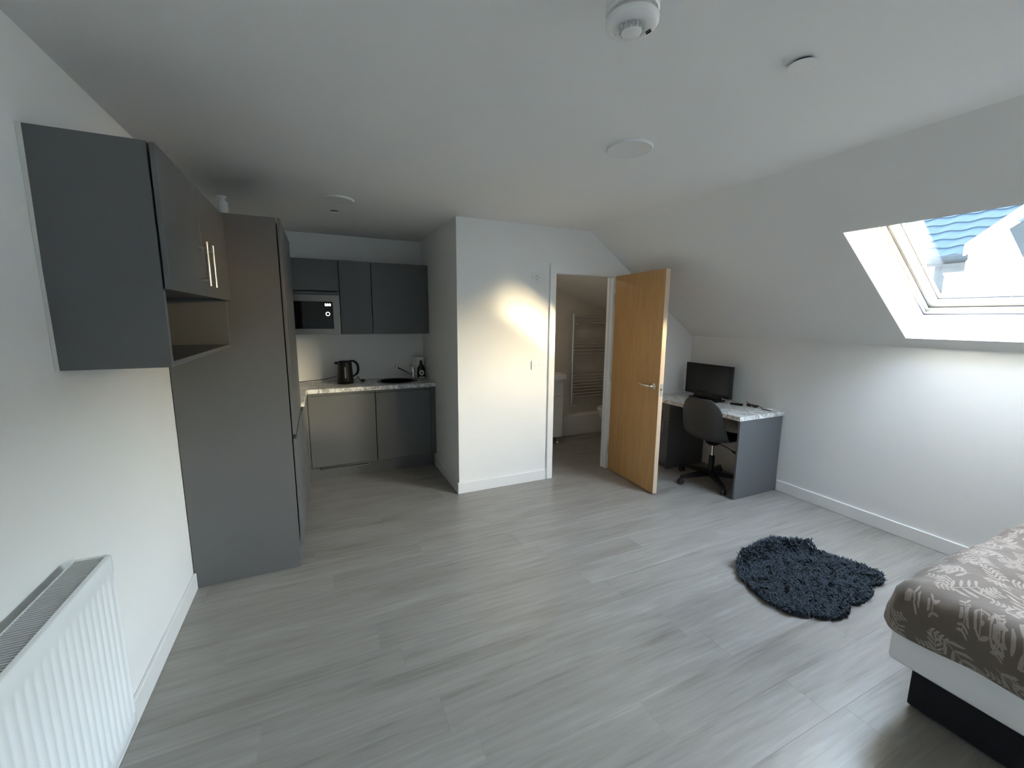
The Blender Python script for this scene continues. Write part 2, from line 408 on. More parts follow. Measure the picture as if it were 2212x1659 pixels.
# roof slope with two openings
bm = bmesh.new(); TE = SL + 0.02
ys = [YR - 0.12, WINDOWS[1][0] - 0.012, WINDOWS[1][1] + 0.012, WINDOWS[0][0] - 0.012, WINDOWS[0][1] + 0.012, 3.50]
RD = 0.36
slab(bm, 0, WT0 - 0.012, ys[0], ys[5], 0, RD)
slab(bm, WT1 + 0.062, TE, ys[0], ys[5], 0, RD)
for a, b in ((0, 1), (2, 3), (4, 5)): slab(bm, WT0 - 0.012, WT1 + 0.062, ys[a], ys[b], 0, RD)
struct('ceiling_sloped', bm, 'ceiling', 'white sloping ceiling with the roof window', 'ceiling')
struct('wall_outside', B(XK + 0.12, XK + 0.35, YR - 0.12, 4.95, -3.0, ZK - 0.32), 'render', 'outside of the knee wall under the eaves', 'wall')

# skirting
def skirt(name, bm, label): struct(name, bm, 'gloss_white', label, 'skirting board')
def skb(x0, x1, y0, y1, hgt=0.10):
    b = B(x0, x1, y0, y1, 0.0, hgt, 0.003, 1); return b
skirt('baseboard_left', skb(0, 0.015, YR, 2.765), 'white skirting board along the radiator wall')
skirt('baseboard_right', skb(XK - 0.015, XK, YR, 2.33), 'white skirting board below the knee wall, between desk and bed')
skirt('baseboard_front', skb(XC - 0.015, 2.692, YD - 0.015, YD), 'white skirting board left of the door')
skirt('baseboard_alcove', skb(XC - 0.015, XC, YD, 4.262), 'white skirting board on the side wall of the kitchen alcove')

# ------------------------------------------------------------------ roof windows
def roof_window(name, y0, y1, label):
    r = thing(name, sp(1.1, (y0 + y1) / 2, 0.1), label, 'roof window', kind='structure')
    t0, t1 = WT0, WT1; th = 0.012
    lin = bmesh.new()
    slab(lin, t0 - th, t1 + 0.062, y1, y1 + th, 0.0, 0.24); slab(lin, t0 - th, t1 + 0.062, y0 - th, y0, 0.0, 0.24)
    slab(lin, t0 - th, t0, y0, y1, 0.0, 0.24)
    tb = t1 + 0.05                                        # the bottom lining leans outwards
    hexa(lin, [sp(t1, y0, 0), sp(t1 + 0.062, y0, 0), sp(t1 + 0.062, y1, 0), sp(t1, y1, 0), sp(tb, y0, 0.21), sp(t1 + 0.062, y0, 0.21), sp(t1 + 0.062, y1, 0.21), sp(tb, y1, 0.21)])
    obj('reveal_lining', lin, 'wall', r)
    def ring(o0, o1, d0, d1, mat, nm, extra_b=0.04):
        b = bmesh.new(); T0, T1 = t0, t1 + extra_b
        slab(b, T0 + o0, T0 + o1, y0 + o0, y1 - o0, d0, d1); slab(b, T1 - o1, T1 - o0, y0 + o0, y1 - o0, d0, d1)
        slab(b, T0 + o1, T1 - o1, y0 + o0, y0 + o1, d0, d1); slab(b, T0 + o1, T1 - o1, y1 - o1, y1 - o0, d0, d1)
        return obj(nm, b, mat, r)
    ring(-0.012, 0.013, 0.205, 0.29, 'window_white', 'frame', 0.05)
    ring(0.013, 0.016, 0.225, 0.232, 'gasket', 'frame_seal', 0.05)
    ring(0.013, 0.030, 0.262, 0.34, 'window_white', 'inner_frame', 0.05)
    ring(0.030, 0.033, 0.272, 0.279, 'gasket', 'sash_seal', 0.05)
    s = ring(0.030, 0.078, 0.287, 0.35, 'window_white', 'sash', 0.05)
    ring(0.070, 0.083, 0.309, 0.315, 'gasket', 'pane_gasket', 0.05)
    b = bmesh.new(); slab(b, t0 + 0.06, t1 - 0.01, y0 + 0.06, y1 - 0.06, 0.318, 0.322); obj('pane', b, 'glass', r)
    b = bmesh.new(); slab(b, t0 - 0.02, t0 + 0.012, y0, y1, 0.01, 0.016); obj('head_bead', b, 'alum', r)
    b = bmesh.new()
    for (a, c, e, f) in ((t0 - 0.09, t0 + 0.02, y0 - 0.09, y1 + 0.09), (t1, t1 + 0.12, y0 - 0.09, y1 + 0.09)): slab(b, a, c, e, f, RD, RD + 0.02)
    for (e, f) in ((y0 - 0.09, y0 + 0.01), (y1 - 0.01, y1 + 0.09)): slab(b, t0 + 0.02, t1, e, f, RD, RD + 0.02)
    obj('flashing', b, 'alum', r)
    return r
roof_window('window_1', *WINDOWS[0], 'bright roof window in the slope above the bed, neighbouring roof showing through')
roof_window('window_2', *WINDOWS[1], 'second roof window further along the slope, out of sight')

# ------------------------------------------------------------------ bathroom shell
by = YD + WF; BYB = 4.80
struct('wall_bathroom_back', B(XC + 0.1, 4.72, BYB, BYB + 0.1, -0.012, H), 'bath_wall', 'beige panelled bathroom wall behind the towel rail', 'wall')
struct('wall_bathroom_right', B(XK + 0.02, XK + 0.12, by, BYB, -0.012, 1.9), 'bath_wall', 'bathroom wall beside the toilet', 'wall')
bm = bmesh.new()
def zb(x): return H - 0.352 * (x - 2.33)
prism(bm, [(XC + 0.1, by, H), (2.33, by, H), (4.70, by, zb(4.70)), (4.70, by, H + 0.14), (XC + 0.1, by, H + 0.14)], (0, BYB - by + 0.1, 0))
struct('ceiling_bathroom', bm, 'bath_white', 'sloping cream ceiling of the bathroom', 'ceiling')
r = thing('bathroom_fill_lamp', (3.0, 4.0, 2.15), 'added round ceiling lamp, out of sight, that brightens the bathroom', 'lamp')  # added, never in view: only there to brighten the bathroom
obj('shade', lathe(bmesh.new(), [(0, -0.05), (0.10, -0.05), (0.13, -0.03), (0.13, 0.0), (0, 0.0)], (3.0, 4.0, zb(3.0)), 32), 'lamp_diffuser', r, smooth=40)
r.location.z = zb(3.0)
for c in r.children: c.location = (0, 0, 2.15 - zb(3.0))
bl = bpy.data.lights.new('bathroom_fill_light', 'AREA'); bl.shape = 'DISK'; bl.size = 0.22; bl.energy = 0.6; bl.color = (1.0, 0.86, 0.68)  # weak warm fill light of the added lamp
blo = bpy.data.objects.new('bathroom_fill_light', bl); COL.objects.link(blo); blo.location = (3.0, 4.0, zb(3.0) - 0.056)
struct('trim_bathroom_ledge', B(3.52, 4.566, 4.66, BYB, 0.0, 0.272, 0.004, 1), 'bath_white', 'low white boxed-in ledge below the towel rail', 'ledge')

# ------------------------------------------------------------------ door, frame
fr = thing('trim_door_frame', (3.1, YD, 0), 'white frame and architrave around the open doorway', 'door frame', kind='structure')
AY = YD - 0.018
obj('architrave', B(2.697, DX0 + 0.004, AY, YD, 0, DZ - 0.006, 0.004, 1), 'gloss_white', fr)
obj('architrave', prism(bmesh.new(), [(2.697, AY, DZ - 0.006), (3.655, AY, DZ - 0.006), (3.56, AY, 2.066), (2.697, AY, 2.066)], (0, 0.018, 0)), 'gloss_white', fr)
obj('architrave', B(DX1 + 0.004, 3.50, AY, YD, 0, DZ - 0.006, 0.004, 1), 'gloss_white', fr)
obj('jamb', B(DX0 - 0.0, DX0 + 0.012, YD, by, 0, DZ), 'gloss_white', fr)
obj('jamb', B(DX1 - 0.012, DX1, YD, by, 0, DZ), 'gloss_white', fr)
obj('jamb', B(DX0 + 0.012, DX1 - 0.012, YD, by, DZ - 0.012, DZ), 'gloss_white', fr)
obj('stop', B(DX1 - 0.020, DX1 - 0.012, YD + 0.048, by, 0, DZ - 0.012), 'gloss_white', fr)
obj('stop', B(DX0 + 0.012, DX0 + 0.018, YD + 0.048, by, 0, DZ - 0.012), 'gloss_white', fr)

TH = 1.6232; LW = 0.705
door = thing('door_1', (3.436, YD - 0.016, 0), 'oak veneer door standing open beside the desk, with a steel lever handle', 'door', kind='structure')
door.rotation_euler.z = -TH           # local +x runs from the hinge to the free edge, local +y is the far face
lf = obj('leaf', box(bmesh.new(), 0.003, LW, 0.0, 0.044, 0.007, 1.988, 0.0015, 1), 'oak', door, local=True)
obj('lipping', box(bmesh.new(), LW, LW + 0.004, 0.0005, 0.0435, 0.008, 1.987), 'oak_edge', door, local=True, label='pale lipping on the closing edge of the door')
lp = obj('latch_plate', box(bmesh.new(), LW + 0.004, LW + 0.0055, 0.012, 0.034, 0.90, 1.01), 'chrome', door, local=True)
obj('latch_bolt', box(bmesh.new(), LW + 0.0055, LW + 0.014, 0.017, 0.029, 0.955, 0.972, 0.002, 1), 'steel', lp, local=True)
# visible face is at local y = 0, pointing to local -y
def roty(): return Matrix.Rotation(PI / 2, 3, 'X')       # z axis -> -y
hx, hz = 0.645, 0.985
hd = obj('handle_rose', lathe(bmesh.new(), [(0, -0.001), (0.026, -0.001), (0.026, 0.006), (0.022, 0.009), (0, 0.009)], (hx, 0, hz), 28, m=roty()), 'satin_steel', door, local=True, smooth=40)
bm = bmesh.new()
pth = spline([(hx, -0.008, hz), (hx, -0.030, hz), (hx - 0.004, -0.043, hz), (hx - 0.02, -0.050, hz), (hx - 0.07, -0.051, hz - 0.001), (hx - 0.105, -0.050, hz - 0.002), (hx - 0.135, -0.045, hz + 0.002), (hx - 0.150, -0.041, hz + 0.004)], 6)
tube(bm, pth, 0.0095, 12); obj('lever', bm, 'satin_steel', hd, local=True, smooth=50)
hd2 = obj('handle_rose', lathe(bmesh.new(), [(0, 0.0), (0.026, 0.0), (0.026, 0.006), (0.022, 0.009), (0, 0.009)], (hx, 0.044, hz), 28, m=Matrix.Rotation(-PI / 2, 3, 'X')), 'satin_steel', door, local=True, smooth=40)
bm = bmesh.new(); tube(bm, [(p.x, 0.044 - p.y, p.z) for p in pth], 0.0095, 12); obj('lever', bm, 'satin_steel', hd2, local=True, smooth=50)
for z in (0.22, 0.99, 1.76):
    obj('hinge', tube(bmesh.new(), [(0.0, -0.004, z - 0.05), (0.0, -0.004, z + 0.05)], 0.006, 10), 'satin_steel', door, local=True)

# ------------------------------------------------------------------ wall plates
def plate(name, x, z, label, spur=False):
    r = thing(name, (x, YD, z - 0.045), label, 'switch')
    obj('plate', B(x - 0.045, x + 0.045, YD - 0.010, YD, z - 0.043, z + 0.043, 0.004, 2), 'white_plastic', r)
    for s in (-1, 1):
        obj('screw', lathe(bmesh.new(), [(0, 0), (0.004, 0), (0.004, 0.0012), (0, 0.0012)], (x + s * 0.030, YD - 0.0098, z), 10, m=roty()), 'steel', r)
    if spur:
        obj('fuse_carrier', B(x - 0.012, x + 0.016, YD - 0.0135, YD - 0.0098, z - 0.028, z - 0.012, 0.001, 1), 'cream_plastic', r)
        obj('rocker', B(x - 0.010, x + 0.010, YD - 0.0135, YD - 0.0098, z - 0.004, z + 0.020, 0.001, 1), 'cream_plastic', r)
    else:
        rk = bmesh.new(); prism(rk, [(x - 0.009, YD - 0.0098, z - 0.016), (x - 0.009, YD - 0.0155, z - 0.014), (x - 0.009, YD - 0.0115, z + 0.014), (x - 0.009, YD - 0.0098, z + 0.016)], (0.018, 0, 0))
        obj('rocker', rk, 'gloss_white', r)
    return r
plate('light_switch', 2.563, 1.138, 'single white light switch at hand height left of the door')
plate('isolator_switch', 2.556, 1.937, 'white switch plate high on the wall near the top of the door frame', True)

# ------------------------------------------------------------------ ceiling fittings
def round_lamp(x, y, R, label):
    r = thing('ceiling_lamp', (x, y, H), label, 'lamp')
    obj('trim_ring', lathe(bmesh.new(), [(R - 0.014, 0.0), (R, 0.0), (R, -0.006), (R - 0.004, -0.012), (R - 0.014, -0.009)], (x, y, H), 48), 'white_plastic', r, smooth=40)
    obj('diffuser', lathe(bmesh.new(), [(0, -0.0005), (R - 0.014, -0.0005), (R - 0.014, -0.003), (0, -0.003)], (x, y, H), 48), 'lamp_diffuser', r)
    return r
round_lamp(2.160, 1.740, 0.110, 'flat round ceiling lamp in the middle of the room, switched off')
round_lamp(0.908, 3.340, 0.114, 'flat round ceiling lamp in front of the kitchen alcove')
def sprinkler(x, y, label):
    r = thing('sprinkler_cover', (x, y, H), label, 'sprinkler')
    obj('cover_disc', lathe(bmesh.new(), [(0, -0.009), (0.041, -0.009), (0.042, -0.0105), (0.041, -0.012), (0, -0.012)], (x, y, H), 40), 'white_plastic', r, smooth=40)
    obj('recess', lathe(bmesh.new(), [(0, 0.0), (0.030, 0.0), (0.030, -0.009), (0, -0.009)], (x, y, H), 24), 'dark_hollow', r)
    return r
sprinkler(2.205, 0.962, 'small white disc with a dark gap, on the ceiling nearest the roof window')
sprinkler(0.903, 3.712, 'small white disc on the ceiling inside the kitchen alcove')
sx, sy = 1.484, 0.926; KS = 1.19
r = thing('smoke_detector', (sx, sy, H), 'white round smoke detector hanging on the ceiling at the top of the picture', 'smoke detector')
obj('base', lathe(bmesh.new(), [(0, 0), (0.0545, 0), (0.0545, -0.080), (0.052, -0.083), (0, -0.083)], (sx, sy, H), 48, sx=KS, sy=KS), 'white_plastic', r, smooth=40)
obj('collar', lathe(bmesh.new(), [(0, -0.082), (0.044, -0.082), (0.044, -0.097), (0, -0.097)], (sx, sy, H), 48, sx=KS, sy=KS), 'cream_plastic', r, smooth=40)
hd = obj('sensor_head', lathe(bmesh.new(), [(0, -0.094), (0.051, -0.094), (0.0545, -0.097), (0.0545, -0.103), (0.050, -0.110), (0.042, -0.113), (0.030, -0.114), (0.028, -0.112), (0, -0.112)], (sx, sy, H), 48, sx=KS, sy=KS), 'white_plastic', r, smooth=50)
obj('chamber', lathe(bmesh.new(), [(0, -0.112), (0.0195, -0.112), (0.0205, -0.124), (0.017, -0.128), (0, -0.128)], (sx, sy, H), 32, sx=KS, sy=KS), 'white_plastic', hd, smooth=50)
for k in range(14):
    a = 2 * PI * k / 14; c = Vector((sx + 0.0275 * math.cos(a), sy + 0.0275 * math.sin(a), H - 0.117))
    b = B(-0.0016, 0.0016, -0.003, 0.003, -0.005, 0.005); bmesh.ops.rotate(b, verts=b.verts, matrix=Matrix.Rotation(a + PI / 2, 3, 'Z')); bmesh.ops.translate(b, verts=b.verts, vec=c)
    obj('vent_fin', b, 'cream_plastic', hd)
for k in (0, 1):
    a = -0.15 + k * 0.14; b = B(-0.0012, 0.0012, -0.007, 0.007, -0.0012, 0.0012)
    bmesh.ops.rotate(b, verts=b.verts, matrix=Matrix.Rotation(0.2, 3, 'Z')); bmesh.ops.translate(b, verts=b.verts, vec=(sx + 0.042 + k * 0.006, sy - 0.012 + k * 0.004, H - 0.1145)); obj('sounder_slot', b, 'black_plastic', hd)
obj('indicator', lathe(bmesh.new(), [(0, 0), (0.003, 0), (0.002, -0.003), (0, -0.0035)], (sx - 0.02, sy + 0.035, H - 0.112), 12), 'cream_plastic', hd)
# motion sensor between ceiling and tall unit
mx, my = 0.178, 3.62
r = thing('motion_sensor', (mx, my, H), 'small white motion sensor on the ceiling above the wall cupboard', 'sensor')
obj('bracket', lathe(bmesh.new(), [(0, 0), (0.030, 0), (0.030, -0.012), (0, -0.012)], (mx, my, H), 24), 'white_plastic', r, smooth=40)
obj('eye', lathe(bmesh.new(), [(0, -0.012), (0.018, -0.012), (0.020, -0.028), (0.034, -0.036), (0.036, -0.085), (0.028, -0.112), (0, -0.118)], (mx, my, H), 24), 'white_plastic', r, smooth=50)

# ------------------------------------------------------------------ cupboard on the left wall
CY0, CY1, CX, CZ0, CZ1 = 1.727, 2.760, 0.288, 1.396, 2.098
r = thing('wall_cupboard', (0, (CY0 + CY1) / 2, CZ0), 'grey wall cupboard with two steel bar handles and an open shelf below', 'cupboard')
obj('side_panel', B(0.001, CX, CY0, CY0 + 0.018, CZ0, CZ1, 0.0008, 1), 'cabinet', r)
obj('side_panel', B(0.001, CX, CY1 - 0.018, CY1, CZ0, CZ1, 0.0008, 1), 'cabinet', r)
obj('filler_strip', prism(bmesh.new(), [(0.001, CY0 - 0.001, CZ0), (0.012, CY0 - 0.001, CZ0), (0.010, CY0 - 0.001, 1.7), (0.014, CY0 - 0.001, CZ1), (0.001, CY0 - 0.001, CZ1)], (0, 0.002, 0)), 'cream_plastic', r, label='pale sealant along the wall')
obj('bottom_board', B(0.001, CX, CY0 + 0.018, CY1 - 0.018, CZ0, CZ0 + 0.018), 'cabinet', r)
obj('shelf', B(0.001, CX - 0.004, CY0 + 0.018, CY1 - 0.018, 1.660, 1.678), 'cabinet', r)
obj('top_board', B(0.001, CX, CY0 + 0.018, CY1 - 0.018, CZ1 - 0.018, CZ1), 'cabinet', r)
obj('back_panel', B(0.001, 0.010, CY0 + 0.018, CY1 - 0.018, CZ0 + 0.018, CZ1 - 0.018), 'cabinet_in', r)
obj('edge_strip', B(CX, CX + 0.0012, CY0 + 0.001, CY1 - 0.001, CZ0, CZ0 + 0.018), 'edge_band', r)
obj('edge_strip', B(CX, CX + 0.0012, CY0, CY0 + 0.018, CZ0 + 0.018, 1.648), 'edge_band', r)
obj('edge_strip', B(CX, CX + 0.0012, CY1 - 0.018, CY1, CZ0 + 0.018, 1.648), 'edge_band', r)
ym = 2.205
for (a, b, hy) in ((CY0 + 0.001, ym - 0.0015, ym - 0.055), (ym + 0.0015, CY1 - 0.002, ym + 0.055)):
    d = obj('door', B(CX + 0.006, CX + 0.022, a, b, 1.650, CZ1 - 0.002, 0.0012, 1), 'cabinet', r)
    hb = bmesh.new(); xh = CX + 0.021 + 0.030
    tube(hb, [(xh, hy, 1.690), (xh, hy, 1.868)], 0.006, 12)
    for z in (1.715, 1.843): tube(hb, [(CX + 0.021, hy, z), (xh, hy, z)], 0.0045, 10)
    obj('handle', hb, 'satin_steel', d, smooth=50)

# ------------------------------------------------------------------ tall units
TY0, TY1, TX, TZ = 2.768, 3.605, 0.5528, 2.112
yj = 3.20
def tall(y0, y1, end_panel, label):
    r = thing('tall_cupboard', (0, (y0 + y1) / 2, 0), label, 'cupboard')
    ya = y0
    if end_panel:
        obj('end_panel', B(0.004, TX, y0, y0 + 0.019, 0.0, TZ, 0.0008, 1), 'cabinet', r); ya = y0 + 0.0195
    obj('carcass', B(0.016, TX - 0.006, ya, y1, 0.14, TZ - 0.004), 'cabinet_in', r)
    obj('plinth', B(0.10, TX - 0.045 if not end_panel else TX - 0.004, ya, y1, 0.0, 0.138), 'cabinet', r)
    da, db = (y0 + 0.0008 if end_panel else ya + 0.0015), y1 - 0.0015
    for (z0, z1) in ((0.145, 0.835), (0.862, TZ - 0.001)):
        obj('door', B(TX + 0.006, TX + 0.023, da, db, z0, z1, 0.0015, 1), 'cabinet', r)
    obj('grip_channel', B(TX - 0.004, TX + 0.004, da, db, 0.836, 0.861), 'black_plastic', r)
    return r
tall(TY0, yj, True, 'tall grey larder cupboard whose full-height side panel faces the room')
tall(yj, TY1, False, 'second tall grey cupboard, between the larder and the kitchen worktop')

# ------------------------------------------------------------------ kitchen base units
BFY, BX0 = 4.225, 0.585           # face of the back run, face of the left return
WZ = 0.905; WTH = 0.038
def base_unit(name, x0, x1, label, cat):
    r = thing(name, ((x0 + x1) / 2, BFY + 0.3, 0), label, cat)
    obj('side_panel', B(x0 + 0.0005, x0 + 0.018, BFY + 0.02, YB - 0.01, 0.142, WZ - WTH), 'cabinet_in', r)
    obj('side_panel', B(x1 - 0.018, x1 - 0.0005, BFY + 0.02, YB - 0.01, 0.142, WZ - WTH), 'cabinet_in', r)
    obj('bottom_board', B(x0 + 0.018, x1 - 0.018, BFY + 0.02, YB - 0.01, 0.142, 0.16), 'cabinet_in', r)
    obj('back_panel', B(x0 + 0.018, x1 - 0.018, YB - 0.012, YB - 0.004, 0.142, WZ - WTH), 'cabinet_in', r)
    d = obj('door', B(x0 + 0.0018, x1 - 0.0018, BFY, BFY + 0.019, 0.146, 0.836, 0.0015, 1), 'cabinet', r)
    obj('grip_channel', B(x0 + 0.001, x1 - 0.001, BFY + 0.006, BFY + 0.019, 0.838, WZ - WTH - 0.001), 'cabinet', r)
    return r
base_unit('fridge_cupboard', 0.604, 1.203, 'grey door of the built-in fridge under the worktop, above the vent grille', 'fridge')
base_unit('sink_cupboard', 1.206, 1.752, 'grey base cupboard under the sink', 'cupboard')
tag(obj('filler_panel', B(1.754, XC - 0.001, BFY + 0.004, BFY + 0.022, 0.142, WZ - WTH - 0.001, 0.001, 1), 'cabinet'), 'narrow grey filler panel between the sink cupboard and the side wall', 'panel')
r = thing('return_cupboard', (0.3, 3.9, 0), 'grey base cupboard in the corner below the worktop return', 'cupboard')
obj('side_panel', B(0.016, BX0 - 0.02, TY1 + 0.001, TY1 + 0.019, 0.142, WZ - WTH), 'cabinet_in', r)
obj('bottom_board', B(0.016, BX0 - 0.02, TY1 + 0.019, BFY + 0.5, 0.142, 0.16), 'cabinet_in', r)
obj('door', B(BX0 - 0.019, BX0, TY1 + 0.003, BFY - 0.060, 0.146, 0.836, 0.0015, 1), 'cabinet', r)
obj('corner_post', B(BX0 - 0.019, 0.602, BFY - 0.057, BFY + 0.004, 0.146, 0.866), 'cabinet', r)
obj('grip_channel', B(BX0 - 0.019, BX0 - 0.012, TY1 + 0.003, BFY - 0.060, 0.838, WZ - WTH - 0.001), 'black_plastic', r)
pl = thing('kitchen_plinth', (1.2, 4.29, 0), 'grey plinth below the kitchen base units', 'plinth')
obj('board', B(0.545, XC - 0.016, 4.285, 4.301, 0.0, 0.140), 'cabinet', pl)
obj('board', B(0.530, 0.545, TY1 + 0.001, 4.301, 0.0, 0.140), 'cabinet', pl)
vg = obj('vent_grille', B(0.690, 1.125, 4.277, 4.285, 0.098, 0.140), 'dark_hollow', pl)
for z in (0.0985, 0.1185, 0.1365): obj('vent_bar', B(0.688, 1.127, 4.272, 4.279, z, z + 0.005), 'satin_steel', vg)
for x in (0.688, 1.123): obj('vent_end', B(x, x + 0.004, 4.272, 4.279, 0.098, 0.1415), 'satin_steel', vg)

# worktop: L-shaped with a round hole for the sink
SKX, SKY, SKR = 1.462, 4.475, 0.178
bm = bmesh.new()
ol = [(0.001, TY1 + 0.002), (0.600, TY1 + 0.002), (0.600, 4.195), (XC - 0.001, 4.195), (XC - 0.001, YB - 0.001), (0.001, YB - 0.001)]
vs_ = [bm.verts.new((x, y, WZ)) for x, y in ol]; ed = [bm.edges.new((vs_[i], vs_[(i + 1) % len(vs_)])) for i in range(len(vs_))]
cv = [bm.verts.new((SKX + SKR * math.cos(2 * PI * k / 40), SKY + SKR * math.sin(2 * PI * k / 40), WZ)) for k in range(40)]
ed += [bm.edges.new((cv[i], cv[(i + 1) % 40])) for i in range(40)]
bmesh.ops.triangle_fill(bm, edges=ed, use_beauty=True)
ex = bmesh.ops.extrude_face_region(bm, geom=bm.faces[:])
bmesh.ops.translate(bm, verts=[g for g in ex['geom'] if isinstance(g, bmesh.types.BMVert)], vec=(0, 0, -WTH))
tag(obj('worktop', bm, 'marble'), 'L-shaped marble-look kitchen worktop', 'worktop')
tag(obj('splashback', B(0.03, XC - 0.001, YB - 0.006, YB - 0.0005, WZ + 0.0005, 1.398), 'wall'), 'pale splashback panel between worktop and wall units', 'splashback')

# sink, tap
r = thing('sink', (SKX, SKY, WZ), 'round stainless steel sink let into the worktop', 'sink')
obj('rim', lathe(bmesh.new(), [(SKR - 0.006, 0.0005), (SKR + 0.026, 0.0005), (SKR + 0.028, 0.002), (SKR + 0.02, 0.0045), (SKR - 0.002, 0.0035), (SKR - 0.006, 0.002)], (SKX, SKY, WZ), 56), 'steel', r, smooth=45)
obj('bowl', lathe(bmesh.new(), [(SKR - 0.004, 0.002), (SKR - 0.008, -0.02), (SKR - 0.012, -0.13), (SKR - 0.04, -0.155), (0.03, -0.16), (0.03, -0.162), (SKR - 0.038, -0.157), (SKR - 0.010, -0.131), (SKR - 0.006, -0.02)], (SKX, SKY, WZ), 48), 'steel', r, smooth=60)
obj('drain', lathe(bmesh.new(), [(0, -0.160), (0.034, -0.160), (0.036, -0.156), (0.03, -0.154), (0, -0.156)], (SKX, SKY, WZ), 24), 'chrome', r, smooth=40)
tx, ty = 1.655, 4.60
r = thing('mixer_tap', (tx, ty, WZ), 'chrome mixer tap with a long slanting spout beside the sink', 'tap')
obj('body', lathe(bmesh.new(), [(0, 0.0005), (0.027, 0.0005), (0.027, 0.008), (0.022, 0.012), (0.021, 0.05), (0.023, 0.075), (0.023, 0.105), (0.017, 0.122), (0, 0.126)], (tx, ty, WZ), 28), 'chrome', r, smooth=50)
sp_ = spline([(tx - 0.012, ty - 0.004, WZ + 0.040), (tx - 0.06, ty - 0.02, WZ + 0.072), (tx - 0.12, ty - 0.04, WZ + 0.108), (tx - 0.185, ty - 0.065, WZ + 0.144)], 6)
st = obj('spout', tube(bmesh.new(), sp_, 0.0105, 14), 'chrome', r, smooth=50)
e = sp_[-1]; obj('nozzle', tube(bmesh.new(), [e + Vector((0.004, 0.002, 0.010)), e + Vector((-0.006, -0.002, -0.012)), e + Vector((-0.010, -0.003, -0.022))], 0.0125, 14), 'chrome', st, smooth=50)
obj('lever', tube(bmesh.new(), spline([(tx, ty, WZ + 0.12), (tx - 0.012, ty - 0.004, WZ + 0.138), (tx - 0.045, ty - 0.012, WZ + 0.152)], 5), [0.014] * 3 + [0.010] * 4 + [0.007] * 4, 12), 'chrome', r, smooth=50)

# washing-up bottle
bx, by_ = 1.742, 4.585
r = thing('soap_bottle', (bx, by_, WZ), 'dark green washing-up liquid bottle beside the tap', 'bottle')
bt = obj('body', lathe(bmesh.new(), [(0, 0.0005), (0.040, 0.0005), (0.044, 0.008), (0.044, 0.085), (0.040, 0.115), (0.024, 0.145), (0.014, 0.160), (0.014, 0.168), (0, 0.168)], (bx, by_, WZ), 28, sy=0.62), 'bottle_green', r, smooth=50)
obj('label', lathe(bmesh.new(), [(0, 0.0), (0.027, 0.0), (0.027, 0.001), (0, 0.001)], (bx, by_ - 0.0272, WZ + 0.062), 28, sy=1.15, m=roty()), 'paper', bt, label='round white label on the bottle')
obj('label_mark', lathe(bmesh.new(), [(0, 0.0), (0.010, 0.0), (0.010, 0.0006), (0, 0.0006)], (bx - 0.002, by_ - 0.0282, WZ + 0.064), 16, m=roty()), 'bottle_green', bt)
obj('base_label', B(bx - 0.038, bx + 0.030, by_ - 0.0295, by_ - 0.0265, WZ + 0.006, WZ + 0.020), 'paper', bt)
obj('cap', lathe(bmesh.new(), [(0, 0.168), (0.016, 0.168), (0.016, 0.182), (0.009, 0.192), (0.008, 0.202), (0, 0.203)], (bx, by_, WZ), 20), 'black_plastic', r, smooth=50)
# kitchen roll
kx, ky = 1.735, 4.672
r = thing('kitchen_roll', (kx, ky, WZ), 'upright white kitchen roll in the corner behind the tap', 'kitchen roll')
obj('paper', lathe(bmesh.new(), [(0.02, 0.001), (0.062, 0.001), (0.063, 0.004), (0.063, 0.228), (0.062, 0.231), (0.02, 0.231)], (kx, ky, WZ), 36), 'paper', r, smooth=40)
obj('core', lathe(bmesh.new(), [(0, 0.001), (0.0195, 0.001), (0.0195, 0.2315), (0, 0.2315)], (kx, ky, WZ), 20), 'cream_plastic', r)

# kettle
ex_, ey = 0.955, 4.50
r = thing('kettle', (ex_, ey, WZ), 'black electric kettle with a loop handle on the worktop', 'kettle')
obj('power_base', lathe(bmesh.new(), [(0, 0.0005), (0.078, 0.0005), (0.080, 0.010), (0.074, 0.018), (0, 0.018)], (ex_, ey, WZ), 36), 'black_plastic', r, smooth=45)
obj('body', lathe(bmesh.new(), [(0, 0.0185), (0.074, 0.0185), (0.077, 0.03), (0.073, 0.10), (0.069, 0.17), (0.067, 0.212), (0.062, 0.222), (0, 0.226)], (ex_, ey, WZ), 40), 'black_plastic', r, smooth=50)
obj('lid', lathe(bmesh.new(), [(0, 0.223), (0.056, 0.223), (0.052, 0.231), (0.02, 0.235), (0, 0.2355)], (ex_, ey, WZ), 32), 'black_gloss', r, smooth=50)
bm = bmesh.new(); prism(bm, [(ex_ - 0.058, ey - 0.026, WZ + 0.222), (ex_ - 0.098, ey - 0.004, WZ + 0.218), (ex_ - 0.098, ey + 0.004, WZ + 0.218), (ex_ - 0.058, ey + 0.026, WZ + 0.222)], (0.006, 0, -0.022))
obj('spout', bm, 'black_plastic', r)
obj('handle', tube(bmesh.new(), spline([(ex_ + 0.045, ey, WZ + 0.224), (ex_ + 0.085, ey, WZ + 0.222), (ex_ + 0.118, ey, WZ + 0.190), (ex_ + 0.125, ey, WZ + 0.14), (ex_ + 0.112, ey, WZ + 0.095), (ex_ + 0.070, ey, WZ + 0.066)], 6), [0.010] * 6 + [0.0125] * 20 + [0.010] * 5, 12), 'black_plastic', r, smooth=50)
obj('water_gauge', B(ex_ - 0.010, ex_ + 0.004, ey - 0.0765, ey - 0.068, WZ + 0.06, WZ + 0.17, 0.002, 1), 'steel', r)
